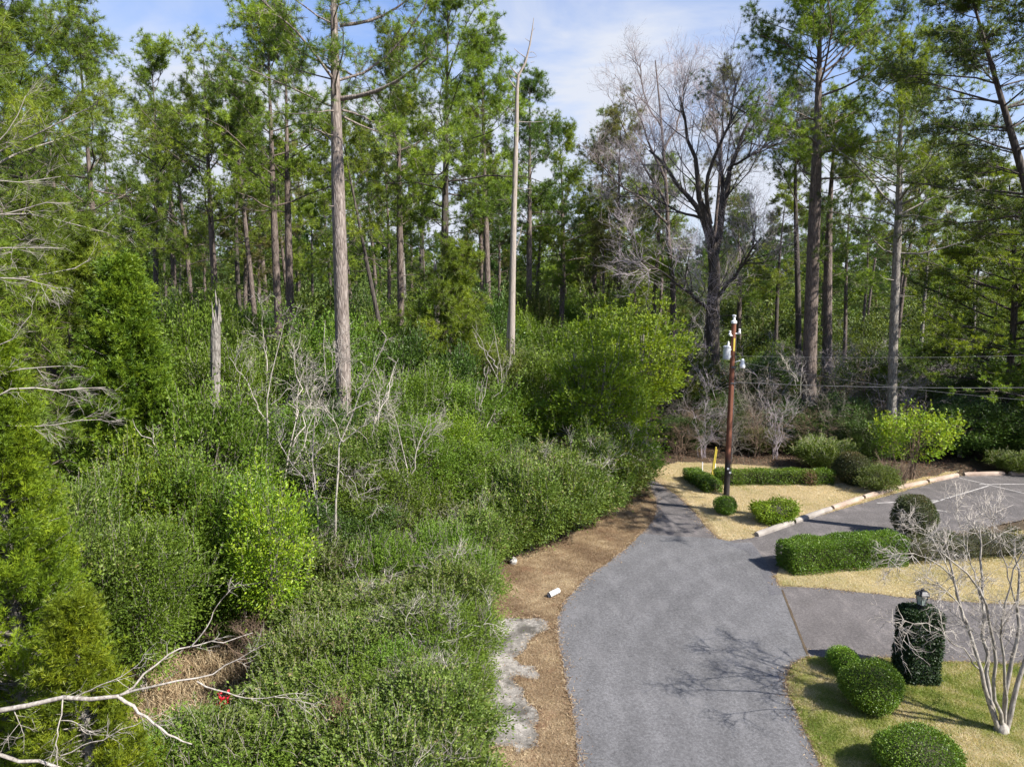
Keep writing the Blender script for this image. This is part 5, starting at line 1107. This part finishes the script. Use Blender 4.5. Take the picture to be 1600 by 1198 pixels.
# ------------------------------------------------------------------ kerb stops
def bumper(label, a, b, m, grp):
    A, B_ = gp(*a), gp(*b); d = B_ - A; ln = np.linalg.norm(d) - .06; ang = math.atan2(d[1], d[0]); mb = MB()
    prof = np.array([(-.12, 0), (-.12, .09), (-.085, .15), (-.03, .175), (.03, .175), (.085, .15), (.12, .09), (.12, 0)]); n = len(prof); k = 9
    xs = np.linspace(-ln / 2, ln / 2, k); rng = np.random.RandomState(int(a[0])); 
    V = np.array([[[x, y + rng.normal(0, .003), z + rng.normal(0, .003) * (z > 0)] for y, z in prof * (.9 if i in (0, k - 1) else 1.)] for i, x in enumerate(xs)])
    idx = np.arange(k * n).reshape(k, n); mb.add(V.reshape(-1, 3), np.stack([idx[:-1], np.roll(idx[:-1], -1, 1), np.roll(idx[1:], -1, 1), idx[1:]], -1).reshape(-1, 4))
    for e in (0, -1): mb.add(np.concatenate([V[e], V[e].mean(0)[None]]), [[i, (i + 1) % n, n] for i in range(n)])
    c = (A + B_) / 2; t = thing('parking_bumper', label, 'parking bumper', (c[0], c[1], .012), ang, 1., grp, mb.mesh('parking_bumper', M[m]))
K = [((1181, 838), (1238, 818), 'grey kerb stop nearest the road with its cut end showing', 'bumper_grey'), ((1240, 817), (1298, 797), 'grey kerb stop behind the loose bright green bush', 'bumper_grey'),
     ((1300, 796), (1347, 780), 'tan kerb stop, third from the road', 'bumper'), ((1349, 779), (1398, 766), 'tan kerb stop, fourth from the road', 'bumper'), ((1400, 765), (1447, 755), 'tan kerb stop, fifth from the road', 'bumper'),
     ((1449, 754), (1496, 744), 'tan kerb stop at the apex of the row', 'bumper'), ((1505, 743), (1569, 742), 'first tan kerb stop of the straight back row right of the apex', 'bumper'), ((1577, 742), (1640, 741), 'second tan kerb stop of the straight back row cut by the frame', 'bumper')]
for a, b, l, m in K: bumper(l, a, b, m, 'concrete kerb stops round the parking lot')

# ------------------------------------------------------------------ utility pole
def utility_pole():
    p = gp(1135, 774); o = np.array([p[0], p[1], 0]); Y = p[1]; zt = ztop(505, Y); zf = lambda py: ztop(py, Y)
    pxm = Y / FPX * 1.01
    t = thing('utility_pole', 'brown wooden utility pole with a grey transformer', 'utility pole', o)
    mb = MB(); k = 12; P = np.stack([np.zeros(k), np.zeros(k), np.linspace(-.2, zt, k)], 1); tubes(mb, P, np.linspace(.135, .10, k), 14, cap=True); obj('pole', mb.mesh('pole', M['pole'], True), t)
    c = MB(); lathe(c, [(0, zt), (.13, zt), (.125, zt + .1), (.06, zt + .13), (.05, zt + .28), (.09, zt + .3), (.09, zt + .36), (.0, zt + .38)], n=12); obj('insulator', c.mesh('insulator', M['white_paint'], False), t)
    for zz, px in ((zf(521), .18), (zf(524), -.14)):
        c = MB(); tubes(c, np.array([[0, -.05, zz], [px * 1.3, -.08, zz]]), [.03, .03], 5); lathe(c, [(0, zz), (.05, zz), (.07, zz + .07), (.04, zz + .12), (.06, zz + .2), (0, zz + .22)], (px * 1.3, -.08, 0), 8); obj('insulator', c.mesh('insulator', M['white_paint']), t)
    # transformer can on the left
    z0, z1 = zf(561), zf(543); cx = -.29
    c = MB(); lathe(c, [(0, z0 - .02), (.15, z0), (.165, z0 + .05), (.165, z1), (.175, z1 + .01), (.175, z1 + .05), (.12, z1 + .10), (0, z1 + .11)], (cx, -.08, 0), 18)
    tr = obj('transformer', c.mesh('transformer', M['metal']), t)
    c = MB(); lathe(c, [(0, z1 + .09), (.05, z1 + .09), (.035, z1 + .14), (.055, z1 + .17), (.03, z1 + .21), (.045, z1 + .25), (0, z1 + .3)], (cx + .06, -.08, 0), 8); obj('bushing', c.mesh('bushing', M['white_paint']), tr)
    c = MB(); box(c, (-.16, -.05, z0 + .12), (.16, .06, .06)); box(c, (-.16, -.05, z1 - .08), (.16, .06, .06)); obj('bracket', c.mesh('bracket', M['metal']), t)
    # yard light on a short arm on the right
    zb = zf(570); c = MB(); P = np.array([[.1, -.05, zb + .12], [.28, -.1, zb + .2], [.40, -.12, zb + .16]]); tubes(c, P, [.025, .025, .025], 6)
    ar = obj('lamp_arm', c.mesh('lamp_arm', M['metal']), t)
    c = MB(); lathe(c, [(0, zb + .3), (.06, zb + .28), (.08, zb + .18), (.08, zb + .1), (.12, zb + .02), (.12, zb - .1), (.09, zb - .14), (0, zb - .15)], (.42, -.12, 0), 14); obj('lamp_head', c.mesh('lamp_head', M['white_paint'], True), ar)
    # yellow marker strip, cable clamps, tags
    c = MB(); box(c, (.02, -.112, (zf(528) + zf(548)) / 2), (.07, .012, abs(zf(528) - zf(548)))); obj('marker_strip', c.mesh('marker_strip', M['yellow']), t)
    for zz, xx in ((zf(731), -.02), (zf(737), .12)):
        c = MB(); box(c, (xx * .7, -.132, zz), (.09, .02, .08)); obj('tag', c.mesh('tag', M['white_paint']), t)
    c = MB(); tubes(c, np.array([[.09, -.10, zf(525)], [.12, -.12, zf(560)], [.1, -.12, zf(600)], [.13, -.1, zf(740)]]), [.012] * 4, 4); box(c, (.05, -.115, zf(573)), (.22, .03, .07)); box(c, (.05, -.115, zf(598)), (.24, .04, .05)); obj('cable', c.mesh('cable', M['wire']), t)
    def wire(label, a, b, sag, r):
        P0 = np.array(a); P1 = np.array(b); k = 24; s = np.linspace(0, 1, k)[:, None]; P = P0 * (1 - s) + P1 * s; P[:, 2] -= (4 * s * (1 - s))[:, 0] * sag
        w_ = MB(); tubes(w_, P - o, np.full(k, r), 5); thing('overhead_wire', label, 'wire', o, mesh=w_.mesh('overhead_wire', M['wire']))
    wire('thickest overhead wire running right from the middle of the utility pole', o + [.12, 0, zf(597)], pt(1900, 597, 30), .25, .013)
    wire('upper thin overhead wire crossing the brush to the right edge', o + [.12, 0, zf(556)], pt(1900, 541, 34), .25, .006)
    wire('lowest overhead wire slanting down from the lamp arm to the right', o + [.4, 0, zf(566)], pt(1900, 640, 26), .4, .008)
utility_pole()
def stake(label, a, top, Y, m, w=.035, lean=0.):
    x = gx(a, Y); zt = ztop(top, Y); mb = MB(); tubes(mb, np.array([[0, 0, -.1], [lean * .5, 0, zt * .5], [lean, 0, zt]]), [w, w, w], 8, cap=True)
    thing('marker_stake', label, 'stake', (x, Y, 0), mesh=mb.mesh('marker_stake', M[m], True))
stake('taller yellow guard rod leaning behind the short end of the hedge', 1111, 698, 35.4, 'yellow', .035, .18)
stake('shorter yellow guard rod just right of the taller one', 1114, 702, 35.9, 'yellow', .03, .14)
stake('white marker stake left of the yellow rods', 1097, 722, 36.3, 'white_paint', .03)
stake('white marker stake right of the yellow rods', 1117, 724, 36.3, 'white_paint', .03)

# ------------------------------------------------------------------ small things by the verge
def culvert():
    p = gp(858, 934); mb = MB(); k = 10; s = np.linspace(0, 1, k); d = np.array([.32, .25, .05])
    P = p + [0, 0, .08] + s[:, None] * d - p; rr = .085 + .008 * np.cos(np.arange(k) * math.pi)
    tubes(mb, P, rr, 14); tubes(mb, P[::-1], rr[::-1] - .015, 14); mb.add(np.concatenate([[P[4] + [0, 0, 0]], P[4] + np.stack([np.zeros(12), .06 * np.cos(np.arange(12) * math.pi / 6), .06 * np.sin(np.arange(12) * math.pi / 6)], 1)]), [[0, i + 1, (i + 1) % 12 + 1] for i in range(12)])
    thing('drain_pipe', 'open end of a white drain pipe poking from the verge', 'pipe', (p[0], p[1], .02), mesh=mb.mesh('drain_pipe', M['pipe'], True))
culvert()
def rocks():
    rng = np.random.RandomState(6)
    for l, px, py, s in (('small grey stone at the front of the thicket above the drain pipe', 788, 880, .16),):
        p = gp(px, py); u = unit(rng.normal(0, 1, (60, 3)))
        import bmesh
        bm = bmesh.new(); bmesh.ops.create_icosphere(bm, subdivisions=3, radius=s)
        for v in bm.verts: v.co *= 1 + .25 * math.sin(v.co.x * 17 + 1) * math.cos(v.co.y * 13) + .1 * math.sin(v.co.z * 31)
        me = bpy.data.meshes.new('stone'); bm.to_mesh(me); bm.free(); me.materials.append(M['stone']); thing('stone', l, 'stone', (p[0] + .3, p[1], .4 * s), mesh=me)
rocks()
def red_flowers():
    rng = np.random.RandomState(2); c = pt(352, 1104, 14.5); x, y = c[0], c[1]; o = np.array([x, y, g0(x, y)]); h = c[2] - o[2]
    mb = MB(); tubes(mb, np.array([[0, 0, 0], [.05, 0, h * .5], [0, 0, h]]), [.012, .01, .006], 5); t = thing('red_flower_plant', 'thin plant with a few red flowers among the dead branches', 'plant', o); obj('stem', mb.mesh('stem', M['twig_brown']), t)
    f = MB(); P = np.array([0, 0, h]) + rng.normal(0, .09, (150, 3)) * [1, 1, 1.6]; leaves(f, rng, P, rng.normal(0, 1, (150, 3)), .08, .7); obj('flowers', f.mesh('flowers', M['red']), t)
red_flowers()
def withered(label, px, py, H, seed):
    rng = np.random.RandomState(seed); p = gp(px, py); tb, nb = crown_mesh(seed, .32, H * .45, H * .55, 40, 30, .05, .3, .1, stems=5, stem_r=.01)
    put_tree('withered_plant', label, 'plant', (p[0], p[1], 0), tb.mesh('stems', M['twig_brown']), nb.mesh('foliage', M['brown_leaf']), parts=('stems', 'foliage'))
withered('rust brown withered plant inside the roadside thicket', 536, 1228, 2.3, 431)

print('objects', len(bpy.data.objects), 'tris', sum(len(m.polygons) for m in bpy.data.meshes))
